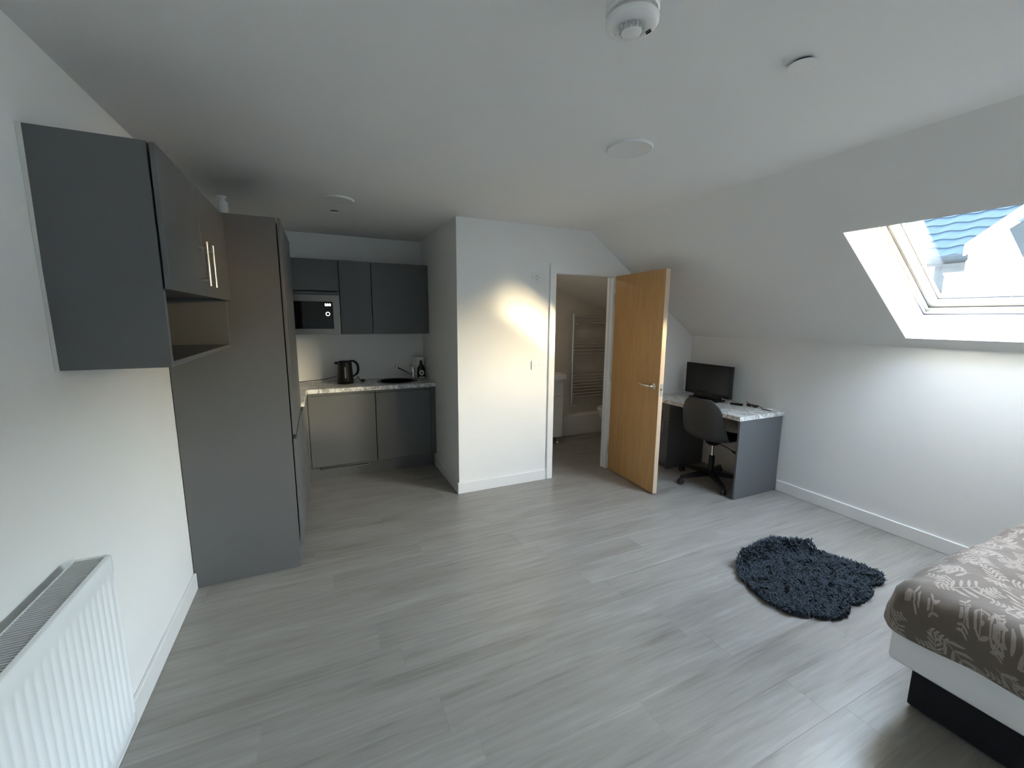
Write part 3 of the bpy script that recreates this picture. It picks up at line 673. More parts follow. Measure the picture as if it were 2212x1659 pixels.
cd = obj('cord', tube(bmesh.new(), spline([(ex_ + 0.07, ey + 0.03, WZ + 0.012), (ex_ + 0.105, ey + 0.04, WZ + 0.035), (ex_ + 0.125, ey + 0.06, WZ + 0.055), (ex_ + 0.14, ey + 0.075, WZ + 0.02), (ex_ + 0.16, ey + 0.08, WZ + 0.006)], 6), 0.0032, 8), 'black_plastic', r, smooth=50)
obj('plug', B(ex_ + 0.150, ex_ + 0.190, ey + 0.060, ey + 0.098, WZ + 0.0008, WZ + 0.022, 0.005, 2), 'black_plastic', cd)
r = tag(obj('power_cable', tube(bmesh.new(), spline([(0.46, 4.70, WZ + 0.0045), (0.56, 4.69, WZ + 0.012), (0.64, 4.67, WZ + 0.020), (0.72, 4.64, WZ + 0.028), (0.80, 4.60, WZ + 0.045), (0.85, 4.56, WZ + 0.06), (0.882, 4.525, WZ + 0.075)], 6), 0.0035, 8), 'black_plastic', smooth=50), 'thin black cable running along the worktop from the kettle to the tall cupboard', 'cable')

# wall units over the worktop
WY, WZ0, WZ1 = 4.440, 1.400, 2.106
def wall_unit(name, x0, x1, label, dz0, micro=False):
    r = thing(name, ((x0 + x1) / 2, WY + 0.15, WZ0), label, 'cupboard')
    obj('side_panel', B(x0 + 0.0005, x0 + 0.018, WY + 0.02, YB - 0.008, WZ0, WZ1), 'cabinet', r)
    obj('side_panel', B(x1 - 0.018, x1 - 0.0005, WY + 0.02, YB - 0.008, WZ0, WZ1), 'cabinet', r)
    obj('top_board', B(x0 + 0.018, x1 - 0.018, WY + 0.02, YB - 0.008, WZ1 - 0.018, WZ1), 'cabinet', r)
    obj('bottom_board', B(x0 + 0.018, x1 - 0.018, WY + 0.02, YB - 0.008, WZ0, WZ0 + 0.018), 'cabinet', r)
    obj('back_panel', B(x0 + 0.018, x1 - 0.018, YB - 0.016, YB - 0.008, WZ0 + 0.018, WZ1 - 0.018), 'cabinet_in', r)
    if micro:
        obj('shelf', B(x0 + 0.018, x1 - 0.018, WY + 0.02, YB - 0.02, 1.776, 1.794), 'cabinet', r)
        obj('rail', B(x0 + 0.002, x1 - 0.002, WY + 0.003, WY + 0.0195, 1.778, 1.806, 0.001, 1), 'cabinet', r)
    obj('door', B(x0 + 0.0018, x1 - 0.0018, WY, WY + 0.0185, dz0, WZ1 - 0.001, 0.0015, 1), 'cabinet', r)
    return r
wall_unit('microwave_cupboard', 0.336, 0.938, 'grey wall cupboard with a flap door above the microwave', 1.815, True)
wall_unit('kitchen_wall_cupboard', 0.941, 1.236, 'narrow grey wall cupboard right beside the microwave', WZ0 + 0.001)
wall_unit('kitchen_wall_cupboard', 1.239, XC - 0.003, 'wide grey wall cupboard above the sink', WZ0 + 0.001)
r = thing('microwave', (0.64, WY + 0.15, WZ0 + 0.018), 'built-in microwave with a steel frame and a black glass front', 'microwave')
obj('body', B(0.358, 0.917, WY + 0.024, WY + 0.27, 1.420, 1.768), 'black_plastic', r)
f = bmesh.new(); x0, x1, z0, z1 = 0.340, 0.935, 1.402, 1.774; gx0, gx1, gz0, gz1 = 0.400, 0.874, 1.454, 1.714; y0, y1 = WY - 0.004, WY + 0.019
box(f, x0, x1, y0, y1, z0, gz0); box(f, x0, x1, y0, y1, gz1, z1); box(f, x0, gx0, y0, y1, gz0, gz1); box(f, gx1, x1, y0, y1, gz0, gz1)
obj('steel_frame', f, 'steel', r)
gd = obj('glass_front', B(gx0 + 0.001, gx1 - 0.001, WY - 0.008, WY + 0.019, gz0 + 0.001, gz1 - 0.001, 0.002, 1), 'black_gloss', r)
mt = Matrix.Rotation(PI / 2, 4, 'X'); rl = world_loc(gd)
mt.translation = Vector((0.830, WY - 0.0084, 1.681)) - rl
for i in range(3):
    mt.translation = Vector((0.811 + 0.019 * i, WY - 0.0084, 1.681)) - rl
    text_obj('display_digit', '0', 0.034, 'display', gd, mt.copy(), 0.0003)
bm = bmesh.new(); lathe(bm, [(0.0145, 0), (0.0195, 0), (0.0195, 0.0012), (0.0145, 0.0012)], (0.826, WY - 0.0078, 1.596), 32, m=roty())
obj('dial_ring', bm, 'dial_ring', gd)
obj('dial', lathe(bmesh.new(), [(0, 0), (0.0140, 0), (0.0130, 0.010), (0, 0.011)], (0.826, WY - 0.0078, 1.596), 28, m=roty()), 'black_plastic', gd, smooth=40)

# ------------------------------------------------------------------ radiator on the left wall
RY0, RY1, RZ0, RZ1, RX0, RX1 = 0.42, 1.590, 0.238, 0.840, 0.034, 0.122
r = thing('radiator', (0.08, (RY0 + RY1) / 2, RZ0), 'white panel radiator with a slatted top grille on the left wall', 'radiator')
bm = bmesh.new(); pitch = 0.0325; ny = int((RY1 - RY0 - 0.016) / pitch) * 8; zr = []
zz = [RZ0, RZ0 + 0.004, RZ0 + 0.035, RZ0 + 0.042, RZ0 + 0.052, RZ0 + 0.065, 0.54, 0.765, 0.778, 0.787, 0.795, RZ1 - 0.004, RZ1]
amp = [0, 0, 0, 0.15, 0.6, 1, 1, 1, 0.6, 0.15, 0, 0, 0]; inset = [0.004, 0, 0, 0, 0, 0, 0, 0, 0, 0, 0, 0, 0.004]
y_end = RY1 - 0.018; rows = []
for z, a, i in zip(zz, amp, inset):
    rw = []
    for k in range(ny + 1):
        y = y_end - k * pitch / 8; ph = (k % 8) / 8
        g = 0.5 + 0.5 * math.cos(2 * PI * ph); g = g ** 2.2
        rw.append(bm.verts.new((RX1 - i - a * g * 0.0040, y, z)))
    rw = [bm.verts.new((RX1 - i - 0.006, RY1, z)), bm.verts.new((RX1 - i, RY1 - 0.006, z))] + rw + [bm.verts.new((RX1 - i, RY0, z))]
    rows.append(rw)
for a, b in zip(rows, rows[1:]):
    for k in range(len(a) - 1): bm.faces.new([a[k], b[k], b[k + 1], a[k + 1]])
# close the back of the panel
bk = [[bm.verts.new((RX1 - 0.014, y, z)) for y in (RY1, RY0)] for z in (RZ0, RZ1)]
bm.faces.new([bk[0][0], bk[0][1], bk[1][1], bk[1][0]])
bm.faces.new(rows[-1] + [bk[1][1], bk[1][0]]); bm.faces.new(rows[0] + [bk[0][1], bk[0][0]])
bm.faces.new([q[0] for q in rows] + [bk[1][0], bk[0][0]]); bm.faces.new([q[-1] for q in rows] + [bk[1][1], bk[0][1]])
obj('front_panel', bm, 'rad_white', r, smooth=50)
obj('back_panel', B(RX0, RX0 + 0.012, RY0, RY1 - 0.02, RZ0, RZ1 - 0.01, 0.003, 1), 'rad_white', r)
obj('convector', B(RX0 + 0.0125, RX1 - 0.015, RY0 + 0.02, RY1 - 0.03, RZ0 + 0.03, RZ1 - 0.06), 'dark_hollow', r)
gr = obj('top_grille', B(RX0 + 0.001, RX0 + 0.004, RY0, RY1, RZ1 - 0.022, RZ1 + 0.001), 'rad_white', r)
obj('grille_edge', B(RX1 - 0.0135, RX1 - 0.0105, RY0, RY1 - 0.004, RZ1 - 0.006, RZ1 + 0.001), 'rad_white', gr)
obj('grille_end', B(RX0 + 0.004, RX1 - 0.0135, RY1 - 0.011, RY1 - 0.0005, RZ1 - 0.012, RZ1 + 0.001), 'rad_white', gr)
sm = bmesh.new(); box(sm, 0, RX1 - RX0 - 0.0180, -0.0024, 0.0024, -0.004, 0.0); me = bpy.data.meshes.new('slat'); bmesh.ops.recalc_face_normals(sm, faces=sm.faces); sm.to_mesh(me); sm.free(); me.materials.append(M['rad_grey'])
gl = world_loc(gr); k = 0
while RY1 - 0.0165 - k * 0.0095 > RY0:
    o = bpy.data.objects.new('slat', me); COL.objects.link(o); o.parent = gr; o.location = Vector((RX0 + 0.0042, RY1 - 0.0165 - k * 0.0095, RZ1)) - gl; k += 1
obj('side_cover', B(RX0 + 0.004, RX1 - 0.0145, RY1 - 0.012, RY1 - 0.0065, RZ0 + 0.01, RZ1 - 0.014), 'rad_white', r)
for y in (0.62, 1.50): obj('wall_bracket', B(0.001, RX0, y - 0.012, y + 0.012, RZ0 + 0.05, RZ1 - 0.06), 'rad_white', r)
obj('valve', tube(bmesh.new(), [(0.075, RY0 + 0.03, 0.0005), (0.075, RY0 + 0.03, RZ0 + 0.001)], 0.0075, 12), 'chrome', r, smooth=50)

# ------------------------------------------------------------------ desk
DKX, DKY0, DKZ = 3.957, 2.334, 0.750
r = thing('desk', (4.25, 2.9, 0), 'long fitted desk with a marble-look top and a grey end panel, along the knee wall', 'desk')
obj('desktop', B(DKX, XK - 0.001, DKY0 - 0.004, YD - 0.002, DKZ - 0.038, DKZ, 0.0012, 1), 'marble', r)
obj('end_panel', B(DKX + 0.012, XK - 0.016, DKY0, DKY0 + 0.019, 0.0, DKZ - 0.0385, 0.0008, 1), 'cabinet', r)
obj('support_rail', B(XK - 0.09, XK - 0.072, DKY0 + 0.0195, 3.165, DKZ - 0.16, DKZ - 0.039), 'cabinet', r)
obj('front_rail', B(DKX + 0.07, DKX + 0.088, DKY0 + 0.0195, 2.40, DKZ - 0.10, DKZ - 0.039), 'cabinet', r)
r = thing('desk_pedestal', (4.26, 3.3, 0), 'grey drawer and cupboard unit under the far end of the desk, behind the door', 'cupboard')
obj('carcass', B(4.020, XK - 0.02, 3.172, YD - 0.018, 0.06, DKZ - 0.0395), 'cabinet_in', r)
obj('side_panel', B(4.004, XK - 0.02, 3.160, 3.1715, 0.0, DKZ - 0.0395), 'cabinet', r)
obj('plinth', B(4.045, 4.06, 3.172, YD - 0.018, 0.0, 0.058), 'cabinet', r)
d = obj('drawer', B(4.0, 4.0185, 3.163, YD - 0.018, 0.545, DKZ - 0.042, 0.0012, 1), 'cabinet', r)
obj('handle', tube(bmesh.new(), spline([(4.001, 3.255, 0.632), (3.976, 3.255, 0.630), (3.972, 3.30, 0.630), (3.976, 3.345, 0.630), (4.001, 3.345, 0.632)], 4), 0.0045, 8), 'steel', d, smooth=50)
d = obj('door', B(4.0, 4.0185, 3.163, YD - 0.018, 0.062, 0.541, 0.0012, 1), 'cabinet', r)
obj('handle', tube(bmesh.new(), spline([(4.001, 3.212, 0.505), (3.974, 3.212, 0.500), (3.971, 3.212, 0.44), (3.974, 3.212, 0.382), (4.001, 3.212, 0.377)], 4), 0.0048, 8), 'steel', d, smooth=50)

# monitor
r = thing('monitor', (4.36, 3.02, DKZ), 'black flat-screen monitor on the desk', 'monitor')
my0, my1, mz0, mz1, mxx = 2.747, 3.296, 0.796, 1.117, 4.350
obj('casing', B(mxx, mxx + 0.035, my0, my1, mz0, mz1, 0.004, 2), 'black_plastic', r)
bz = bmesh.new()
box(bz, mxx - 0.004, mxx + 0.001, my0, my1, mz1 - 0.010, mz1); box(bz, mxx - 0.004, mxx + 0.001, my0, my1, mz0, mz0 + 0.022)
box(bz, mxx - 0.004, mxx + 0.001, my0, my0 + 0.010, mz0 + 0.022, mz1 - 0.010); box(bz, mxx - 0.004, mxx + 0.001, my1 - 0.010, my1, mz0 + 0.022, mz1 - 0.010)
obj('bezel', bz, 'black_plastic', r)
obj('screen', B(mxx - 0.0015, mxx + 0.0005, my0 + 0.0102, my1 - 0.0102, mz0 + 0.0222, mz1 - 0.0102), 'black_gloss', r)
obj('rear_bulge', B(mxx + 0.035, mxx + 0.065, my0 + 0.12, my1 - 0.12, mz0 + 0.02, mz1 - 0.08, 0.012, 2), 'black_plastic', r)
obj('neck', B(mxx + 0.005, mxx + 0.045, 2.97, 3.07, DKZ + 0.012, mz0 + 0.05, 0.004, 1), 'black_plastic', r)
obj('foot', B(mxx - 0.062, mxx + 0.070, 2.845, 3.190, DKZ + 0.0005, DKZ + 0.020, 0.006, 2), 'black_plastic', r); obj('speaker_bar', B(mxx - 0.006, mxx + 0.030, 2.86, 3.18, DKZ + 0.020, mz0 + 0.002, 0.004, 1), 'black_plastic', r)
# things lying on the desk
r = thing('remote_control', (4.40, 2.705, DKZ), 'small black remote control lying flat at the foot of the monitor', 'remote control')
b = B(-0.02, 0.02, -0.055, 0.055, 0.0006, 0.016, 0.004, 2); bmesh.ops.rotate(b, verts=b.verts, matrix=Matrix.Rotation(0.35, 3, 'Z')); bmesh.ops.translate(b, verts=b.verts, vec=(4.40, 2.705, DKZ)); obj('body', b, 'black_plastic', r)
b = B(-0.012, 0.012, -0.04, 0.02, 0.0158, 0.0172); bmesh.ops.rotate(b, verts=b.verts, matrix=Matrix.Rotation(0.35, 3, 'Z')); bmesh.ops.translate(b, verts=b.verts, vec=(4.40, 2.705, DKZ)); obj('keypad', b, 'caster', r)
r = thing('eyeglasses', (4.45, 2.575, DKZ), 'dark brown folded eyeglasses on the desk near the knee wall', 'eyeglasses')
def rimpts(cx, cy, rx, rz, lean):
    return [(cx + lean * (rz * math.sin(a) + rz), cy + rx * math.cos(a), DKZ + 0.004 + (rz * math.sin(a) + rz) * 0.8) for a in [2 * PI * k / 20 for k in range(21)]]
for cy in (2.545, 2.605):
    obj('rim', tube(bmesh.new(), rimpts(4.435, cy, 0.026, 0.012, 0.8), 0.0028, 8), 'walnut', r, smooth=60)
    b = bmesh.new(); b.faces.new([b.verts.new(p) for p in rimpts(4.435, cy, 0.024, 0.011, 0.8)[:-1]]); obj('lens', b, 'walnut', r)
obj('bridge', tube(bmesh.new(), [(4.449, 2.571, DKZ + 0.026), (4.451, 2.575, DKZ + 0.028), (4.449, 2.579, DKZ + 0.026)], 0.0026, 8), 'walnut', r)
obj('temple', tube(bmesh.new(), spline([(4.452, 2.518, DKZ + 0.026), (4.468, 2.56, DKZ + 0.018), (4.482, 2.62, DKZ + 0.016), (4.488, 2.668, DKZ + 0.030)], 5), 0.0032, 8), 'walnut', r, smooth=60)
obj('temple', tube(bmesh.new(), spline([(4.452, 2.632, DKZ + 0.026), (4.474, 2.59, DKZ + 0.014), (4.492, 2.54, DKZ + 0.008), (4.496, 2.50, DKZ + 0.0035)], 5), 0.0032, 8), 'walnut', r, smooth=60)
r = thing('paper_slip', (4.478, 2.45, DKZ), 'curled white slip of paper on the desk near its free end', 'paper')
b = bmesh.new(); n = 10; pr = [(4.455 + 0.05 * k / n, 0.001 + 0.010 * (k / n) ** 2) for k in range(n + 1)]
lo = [[b.verts.new((x, y, DKZ + z)) for y in (2.41, 2.50)] for x, z in pr]
for q, w in zip(lo, lo[1:]): b.faces.new([q[0], q[1], w[1], w[0]])
o = obj('sheet', b, 'paper', r, smooth=60)
md = o.modifiers.new('thickness', 'SOLIDIFY'); md.thickness = 0.0006
r = thing('pen', (4.435, 2.43, DKZ), 'thin dark pen lying beside the paper slip on the desk', 'pen')
obj('barrel', tube(bmesh.new(), [(4.432, 2.385, DKZ + 0.0045), (4.440, 2.48, DKZ + 0.0045)], 0.004, 10), 'caster', r, smooth=60)
obj('tip', tube(bmesh.new(), [(4.4308, 2.371, DKZ + 0.0045), (4.432, 2.385, DKZ + 0.0045)], [0.001, 0.0035], 10), 'steel', r, smooth=60)

# ------------------------------------------------------------------ desk chair
chx, chy = 4.146, 2.728
ch = thing('desk_chair', (chx, chy, 0), 'grey plastic shell desk chair on castors, pushed in at the desk', 'chair')
ROT = 0.10                                                   # seat faces the desk
def cf(s, w, z):                                             # forward, sideways (left), up
    return Vector((chx + s * math.cos(ROT) - w * math.sin(ROT), chy + s * math.sin(ROT) + w * math.cos(ROT), z))
for k in range(5):
    a = math.radians(168 + 72 * k); d = Vector((math.cos(a), math.sin(a), 0)); q = Vector((-d.y, d.x, 0)); c = Vector((chx, chy, 0))
    bm = bmesh.new(); hexa(bm, [c + d * 0.03 - q * 0.028 + Vector((0, 0, 0.070)), c + d * 0.325 - q * 0.016 + Vector((0, 0, 0.062)), c + d * 0.325 + q * 0.016 + Vector((0, 0, 0.062)), c + d * 0.03 + q * 0.028 + Vector((0, 0, 0.070)),
                             c + d * 0.03 - q * 0.020 + Vector((0, 0, 0.118)), c + d * 0.325 - q * 0.012 + Vector((0, 0, 0.082)), c + d * 0.325 + q * 0.012 + Vector((0, 0, 0.082)), c + d * 0.03 + q * 0.020 + Vector((0, 0, 0.118))])
    lg = obj('base_arm', bm, 'black_plastic', ch)
    cw = bmesh.new(); cc = c + d * 0.318
    tube(cw, [cc + Vector((0, 0, 0.064)), cc + Vector((0, 0, 0.040))], 0.010, 10)
    pc = cc + d * 0.006
    for s in (-1, 1): tube(cw, [pc + q * (0.006 * s) + Vector((0, 0, 0.0275)), pc + q * (0.021 * s) + Vector((0, 0, 0.0275))], 0.027, 18)
    obj('castor', cw, 'caster', lg, smooth=50)
obj('hub', lathe(bmesh.new(), [(0, 0.062), (0.040, 0.062), (0.044, 0.10), (0.034, 0.125), (0, 0.126)], (chx, chy, 0), 28), 'black_plastic', ch, smooth=50)
obj('gas_sleeve', lathe(bmesh.new(), [(0, 0.10), (0.027, 0.10), (0.026, 0.262), (0.019, 0.268), (0, 0.268)], (chx, chy, 0), 24), 'black_plastic', ch, smooth=50)
obj('gas_lift', lathe(bmesh.new(), [(0, 0.26), (0.0145, 0.26), (0.0145, 0.385), (0, 0.385)], (chx, chy, 0), 20), 'chrome', ch, smooth=50)
mc = obj('mechanism', lathe(bmesh.new(), [(0, 0.375), (0.045, 0.375), (0.065, 0.392), (0.075, 0.412), (0, 0.414)], (chx, chy, 0), 24), 'black_plastic', ch, smooth=50)
lv = bmesh.new(); tube(lv, [cf(0.03, -0.04, 0.392), cf(0.045, -0.12, 0.368), cf(0.055, -0.175, 0.344)], 0.0045, 8)
tube(lv, [cf(0.052, -0.160, 0.350), cf(0.057, -0.185, 0.338), cf(0.063, -0.215, 0.322)], [0.006, 0.013, 0.010], 10); obj('height_lever', lv, 'black_plastic', mc, smooth=60)
prof = [(0.235, -0.030), (0.215, -0.004), (0.150, 0.004), (0.06, -0.008), (-0.04, -0.014), (-0.125, -0.002), (-0.180, 0.040), (-0.208, 0.110), (-0.226, 0.200), (-0.243, 0.290), (-0.256, 0.360), (-0.266, 0.412)]
hw = [0.150, 0.190, 0.212, 0.222, 0.228, 0.232, 0.233, 0.230, 0.222, 0.205, 0.172, 0.110]
SZ = 0.440
P3 = spline([(s, h, z) for (s, z), h in zip(prof, hw)], 4); NV = 16
def shell_grid(P3, w_scale=1.0, lift=0.0, i0=0, i1=None):
    bm = bmesh.new(); rows = []; P = P3[i0:i1]
    for i, p in enumerate(P):
        s, h, z = p; t = (i + i0) / (len(P3) - 1)
        a = P3[max(i + i0 - 1, 0)]; b = P3[min(i + i0 + 1, len(P3) - 1)]
        tn = Vector((b.x - a.x, b.z - a.z)).normalized(); nn = Vector((tn.y, -tn.x))          # inwards: up on the seat, forwards on the back
        if nn.y < -0.2: nn = -nn
        curl = (0.030 + 0.024 * math.exp(-((t - 0.55) / 0.2) ** 2)) * (1 if t < 0.85 else max(0.5, 1 - (t - 0.85) * 3))
        row = []
        for k in range(NV + 1):
            v = -1 + 2 * k / NV; off = lift + curl * abs(v) ** 2.6
            row.append(bm.verts.new(cf(s + nn.x * off, v * h * w_scale, SZ + z + nn.y * off)))
        rows.append(row)
    for a, b in zip(rows, rows[1:]):
        for k in range(NV): bm.faces.new([a[k], a[k + 1], b[k + 1], b[k]])
    return bm
sh = obj('shell', shell_grid(P3), 'shell_grey', ch, smooth=80)
m1 = sh.modifiers.new('thickness', 'SOLIDIFY'); m1.thickness = 0.008; m1.offset = 0
m2 = sh.modifiers.new('rounding', 'SUBSURF'); m2.levels = 1; m2.render_levels = 2
cu = obj('seat_cushion', shell_grid(P3, 0.93, 0.022, 1, 26), 'black_matt', ch, smooth=80)
m1 = cu.modifiers.new('thickness', 'SOLIDIFY'); m1.thickness = 0.034; m1.offset = 0
m2 = cu.modifiers.new('rounding', 'SUBSURF'); m2.levels = 1; m2.render_levels = 2

# ------------------------------------------------------------------ bathroom fittings
r = thing('towel_radiator', (4.06, 4.72, 0.27), 'tall chrome ladder towel rail on the bathroom wall', 'towel radiator')
ux0, ux1, ry = 3.800, 4.345, 4.715
for x in (ux0, ux1):
    obj('upright', tube(bmesh.new(), [(x, ry, 0.44), (x, ry, 1.635)], 0.017, 14), 'chrome', r, smooth=50)
    obj('valve_pipe', tube(bmesh.new(), [(x, ry, 0.272), (x, ry, 0.44)], 0.008, 10), 'chrome', r, smooth=50)
    obj('valve', tube(bmesh.new(), [(x - 0.002, ry, 0.400), (x + 0.055, ry - 0.012, 0.400)], 0.014, 12), 'chrome', r, smooth=50)
zbars = [1.590, 1.555, 1.520] + [1.290 - 0.045 * k for k in range(5)] + [0.860 - 0.042 * k for k in range(9)]
for z in zbars: obj('rung', tube(bmesh.new(), [(ux0 + 0.012, ry - 0.012, z), ((ux0 + ux1) / 2, ry - 0.020, z), (ux1 - 0.012, ry - 0.012, z)], 0.0105, 10), 'chrome', r, smooth=50)
for x in (ux0 + 0.05, ux1 - 0.05):
    for z in (0.55, 1.50): obj('wall_bracket', tube(bmesh.new(), [(x, ry, z), (x, BYB - 0.001, z)], 0.012, 10), 'chrome', r)
r = thing('vanity_unit', (3.2, 4.55, 0), 'white vanity unit with a bowed basin, left inside the bathroom', 'vanity unit')
obj('carcass', B(2.95, 3.478, 4.42, BYB - 0.002, 0.085, 0.79, 0.002, 1), 'vanity', r)
for i, (a, b) in enumerate(((0.09, 0.615), (0.619, 0.788))): obj('door' if i == 0 else 'drawer', B(2.952, 3.476, 4.402, 4.4195, a, b, 0.0015, 1), 'vanity', r)
for x in (3.0, 3.44):
    for y in (4.46, 4.74): obj('foot', lathe(bmesh.new(), [(0, 0), (0.020, 0), (0.016, 0.01), (0.016, 0.085), (0, 0.085)], (x, y, 0), 16), 'chrome', r)
bm = bmesh.new(); n = 14
fr_ = [(2.93 + 0.57 * k / n, 4.375 - 0.075 * math.sin(PI * k / n)) for k in range(n + 1)]
prism(bm, [(x, y, 0.830) for x, y in fr_] + [(3.50, BYB - 0.002, 0.830), (2.93, BYB - 0.002, 0.830)], (0, 0, 0.062))
obj('basin', bm, 'ceramic', r)
obj('basin_underside', prism(bmesh.new(), [(2.97 + 0.49 * k / n, 4.40 - 0.05 * math.sin(PI * k / n), 0.791) for k in range(n + 1)] + [(3.46, BYB - 0.002, 0.791), (2.97, BYB - 0.002, 0.791)], (0, 0, 0.0385)), 'ceramic', r)
obj('tap', tube(bmesh.new(), spline([(3.21, 4.70, 0.893), (3.21, 4.70, 0.99), (3.21, 4.66, 1.01), (3.21, 4.58, 0.985)], 5), 0.013, 12), 'chrome', r, smooth=50)
r = thing('toilet', (4.25, 4.30, 0), 'white toilet showing past the edge of the bathroom doorway', 'toilet')
mt = Matrix.Identity(3)
obj('bowl', lathe(bmesh.new(), [(0, 0), (0.085, 0), (0.09, 0.04), (0.085, 0.16), (0.12, 0.26), (0.165, 0.36), (0.170, 0.40), (0, 0.40)], (4.19, 4.30, 0), 36, sx=1.32, sy=1.0), 'ceramic', r, smooth=50)
obj('seat', lathe(bmesh.new(), [(0.05, 0.401), (0.176, 0.401), (0.178, 0.418), (0.05, 0.418)], (4.19, 4.30, 0), 36, sx=1.32), 'ceramic', r, smooth=50)
obj('lid', lathe(bmesh.new(), [(0, 0.4185), (0.176, 0.4185), (0.172, 0.436), (0, 0.440)], (4.19, 4.30, 0), 36, sx=1.32), 'ceramic', r, smooth=50)
obj('cistern', B(4.40, XK + 0.018, 4.10, 4.50, 0.40, 0.78, 0.02, 3), 'ceramic', r)

# ------------------------------------------------------------------ rug
RUG = [(3.063, 1.617), (3.162, 1.655), (3.285, 1.676), (3.419, 1.700), (3.52, 1.690), (3.600, 1.640), (3.717, 1.520), (3.775, 1.408), (3.800, 1.300), (3.825, 1.215), (3.765, 1.155), (3.693, 1.146), (3.610, 1.160), (3.560, 1.115), (3.466, 1.095), (3.385, 1.100), (3.300, 1.125), (3.255, 1.078), (3.180, 1.070), (3.110, 1.085), (3.058, 1.124), (2.985, 1.171), (2.942, 1.241), (2.930, 1.338), (2.955, 1.454), (3.000, 1.540)]
ctr = Vector((3.36, 1.38, 0))
rp = spline([(x, y, 0) for x, y in RUG] + [(RUG[0][0], RUG[0][1], 0)], 3)[:-1]
rug = thing('shag_rug', (3.36, 1.38, 0), 'dark blue-grey shaggy rug shaped like a sheepskin on the plank floor', 'rug')
def inside(x, y):
    c = False; j = len(rp) - 1
    for i in range(len(rp)):
        a, b = rp[i], rp[j]
        if (a.y > y) != (b.y > y) and x < (b.x - a.x) * (y - a.y) / (b.y - a.y) + a.x: c = not c
        j = i
    return c
def rug_h(x, y):                                            # a soft rolled ridge along the far edge
    q = (y - (1.655 - 0.55 * max(0, x - 3.50))) / 0.040
    return 0.004 + 0.070 * math.exp(-q * q) * (1 if 3.08 < x < 3.70 else 0.3) + 0.010 * (0.5 + 0.5 * math.sin(x * 17) * math.cos(y * 15))
bm = bmesh.new(); rings = []
for sc in (0.97, 0.955, 0.91, 0.80, 0.62, 0.42, 0.2):
    ring = []
    for p in rp:
        q = ctr + (p - ctr) * sc; ring.append(bm.verts.new((q.x, q.y, 0.0008 if sc == 0.97 else rug_h(q.x, q.y))))
    rings.append(ring)
for a, b in zip(rings, rings[1:]):
    for k in range(len(a)): bm.faces.new([a[k], a[(k + 1) % len(a)], b[(k + 1) % len(a)], b[k]])
cv = bm.verts.new((ctr.x, ctr.y, rug_h(ctr.x, ctr.y)))
for k in range(len(rp)): bm.faces.new([rings[-1][k], rings[-1][(k + 1) % len(rp)], cv])
bm.faces.new(rings[0][::-1])
obj('backing', bm, 'rug_back', rug, smooth=60)
verts, faces = [], []; rn = random.Random(3); off = Vector((3.36, 1.38, 0)); cnt = 0
while cnt < 14000:
    x = rn.uniform(2.90, 3.85); y = rn.uniform(1.04, 1.72)
    if not inside(x, y): continue
    cnt += 1
    base = Vector((x, y, rug_h(x, y) - 0.003)); a = rn.uniform(0, 2 * PI); ln = rn.uniform(0.030, 0.048); lean = rn.uniform(0.35, 1.0)
    clump = 1.6 * math.sin(x * 43 + 2 * math.sin(y * 31)) + 1.6 * math.cos(y * 47 + 2 * math.sin(x * 29))
    a = 0.45 * a + clump
    d = Vector((math.cos(a), math.sin(a), 0)); q = Vector((-d.y, d.x, 0)); w = rn.uniform(0.0026, 0.0046)
    pts = [base, base + d * (ln * 0.25 * lean) + Vector((0, 0, ln * 0.55)), base + d * (ln * 0.75 * lean) + Vector((0, 0, ln * (0.95 - 0.35 * lean)))]
    i = len(verts); up = Vector((0, 0, w))
    for p, s in ((pts[0], 1.0), (pts[1], 1.0)):
        verts += [p + q * w * s - off, p - q * w * s - off, p + (d + Vector((0, 0, 0.4))) * w * s - off]
    verts.append(pts[2] - off)
    for k in range(3):
        k2 = (k + 1) % 3; faces += [(i + k, i + k2, i + 3 + k2, i + 3 + k), (i + 3 + k, i + 3 + k2, i + 6)]
me = bpy.data.meshes.new('pile'); me.from_pydata([tuple(v) for v in verts], [], faces); me.materials.append(M['pile'])
po = bpy.data.objects.new('pile', me); COL.objects.link(po); po.parent = rug; po['kind'] = 'stuff'

# ------------------------------------------------------------------ bed
BX, BY1, BY0 = 2.780, 0.735, -1.26
r = thing('bed_base', (3.55, -0.28, 0), 'dark fabric bed base set back under the mattress', 'bed base')
obj('box', B(2.854, 4.24, BY0 + 0.06, 0.676, 0.012, 0.203, 0.006, 2), 'bed_base', r)
for x in (2.93, 4.16):
    for y in (-1.1, 0.60): obj('foot', lathe(bmesh.new(), [(0, 0), (0.022, 0), (0.022, 0.0125), (0, 0.0125)], (x, y, 0), 14), 'black_plastic', r)
bm = B(BX, 4.29, BY0, BY1, 0.2035, 0.405, 0.022, 4)
bmesh.ops.subdivide_edges(bm, edges=bm.edges[:], cuts=1)
tag(obj('mattress', bm, 'mattress', smooth=50), 'mattress in a white fitted sheet overhanging the dark bed base', 'mattress')
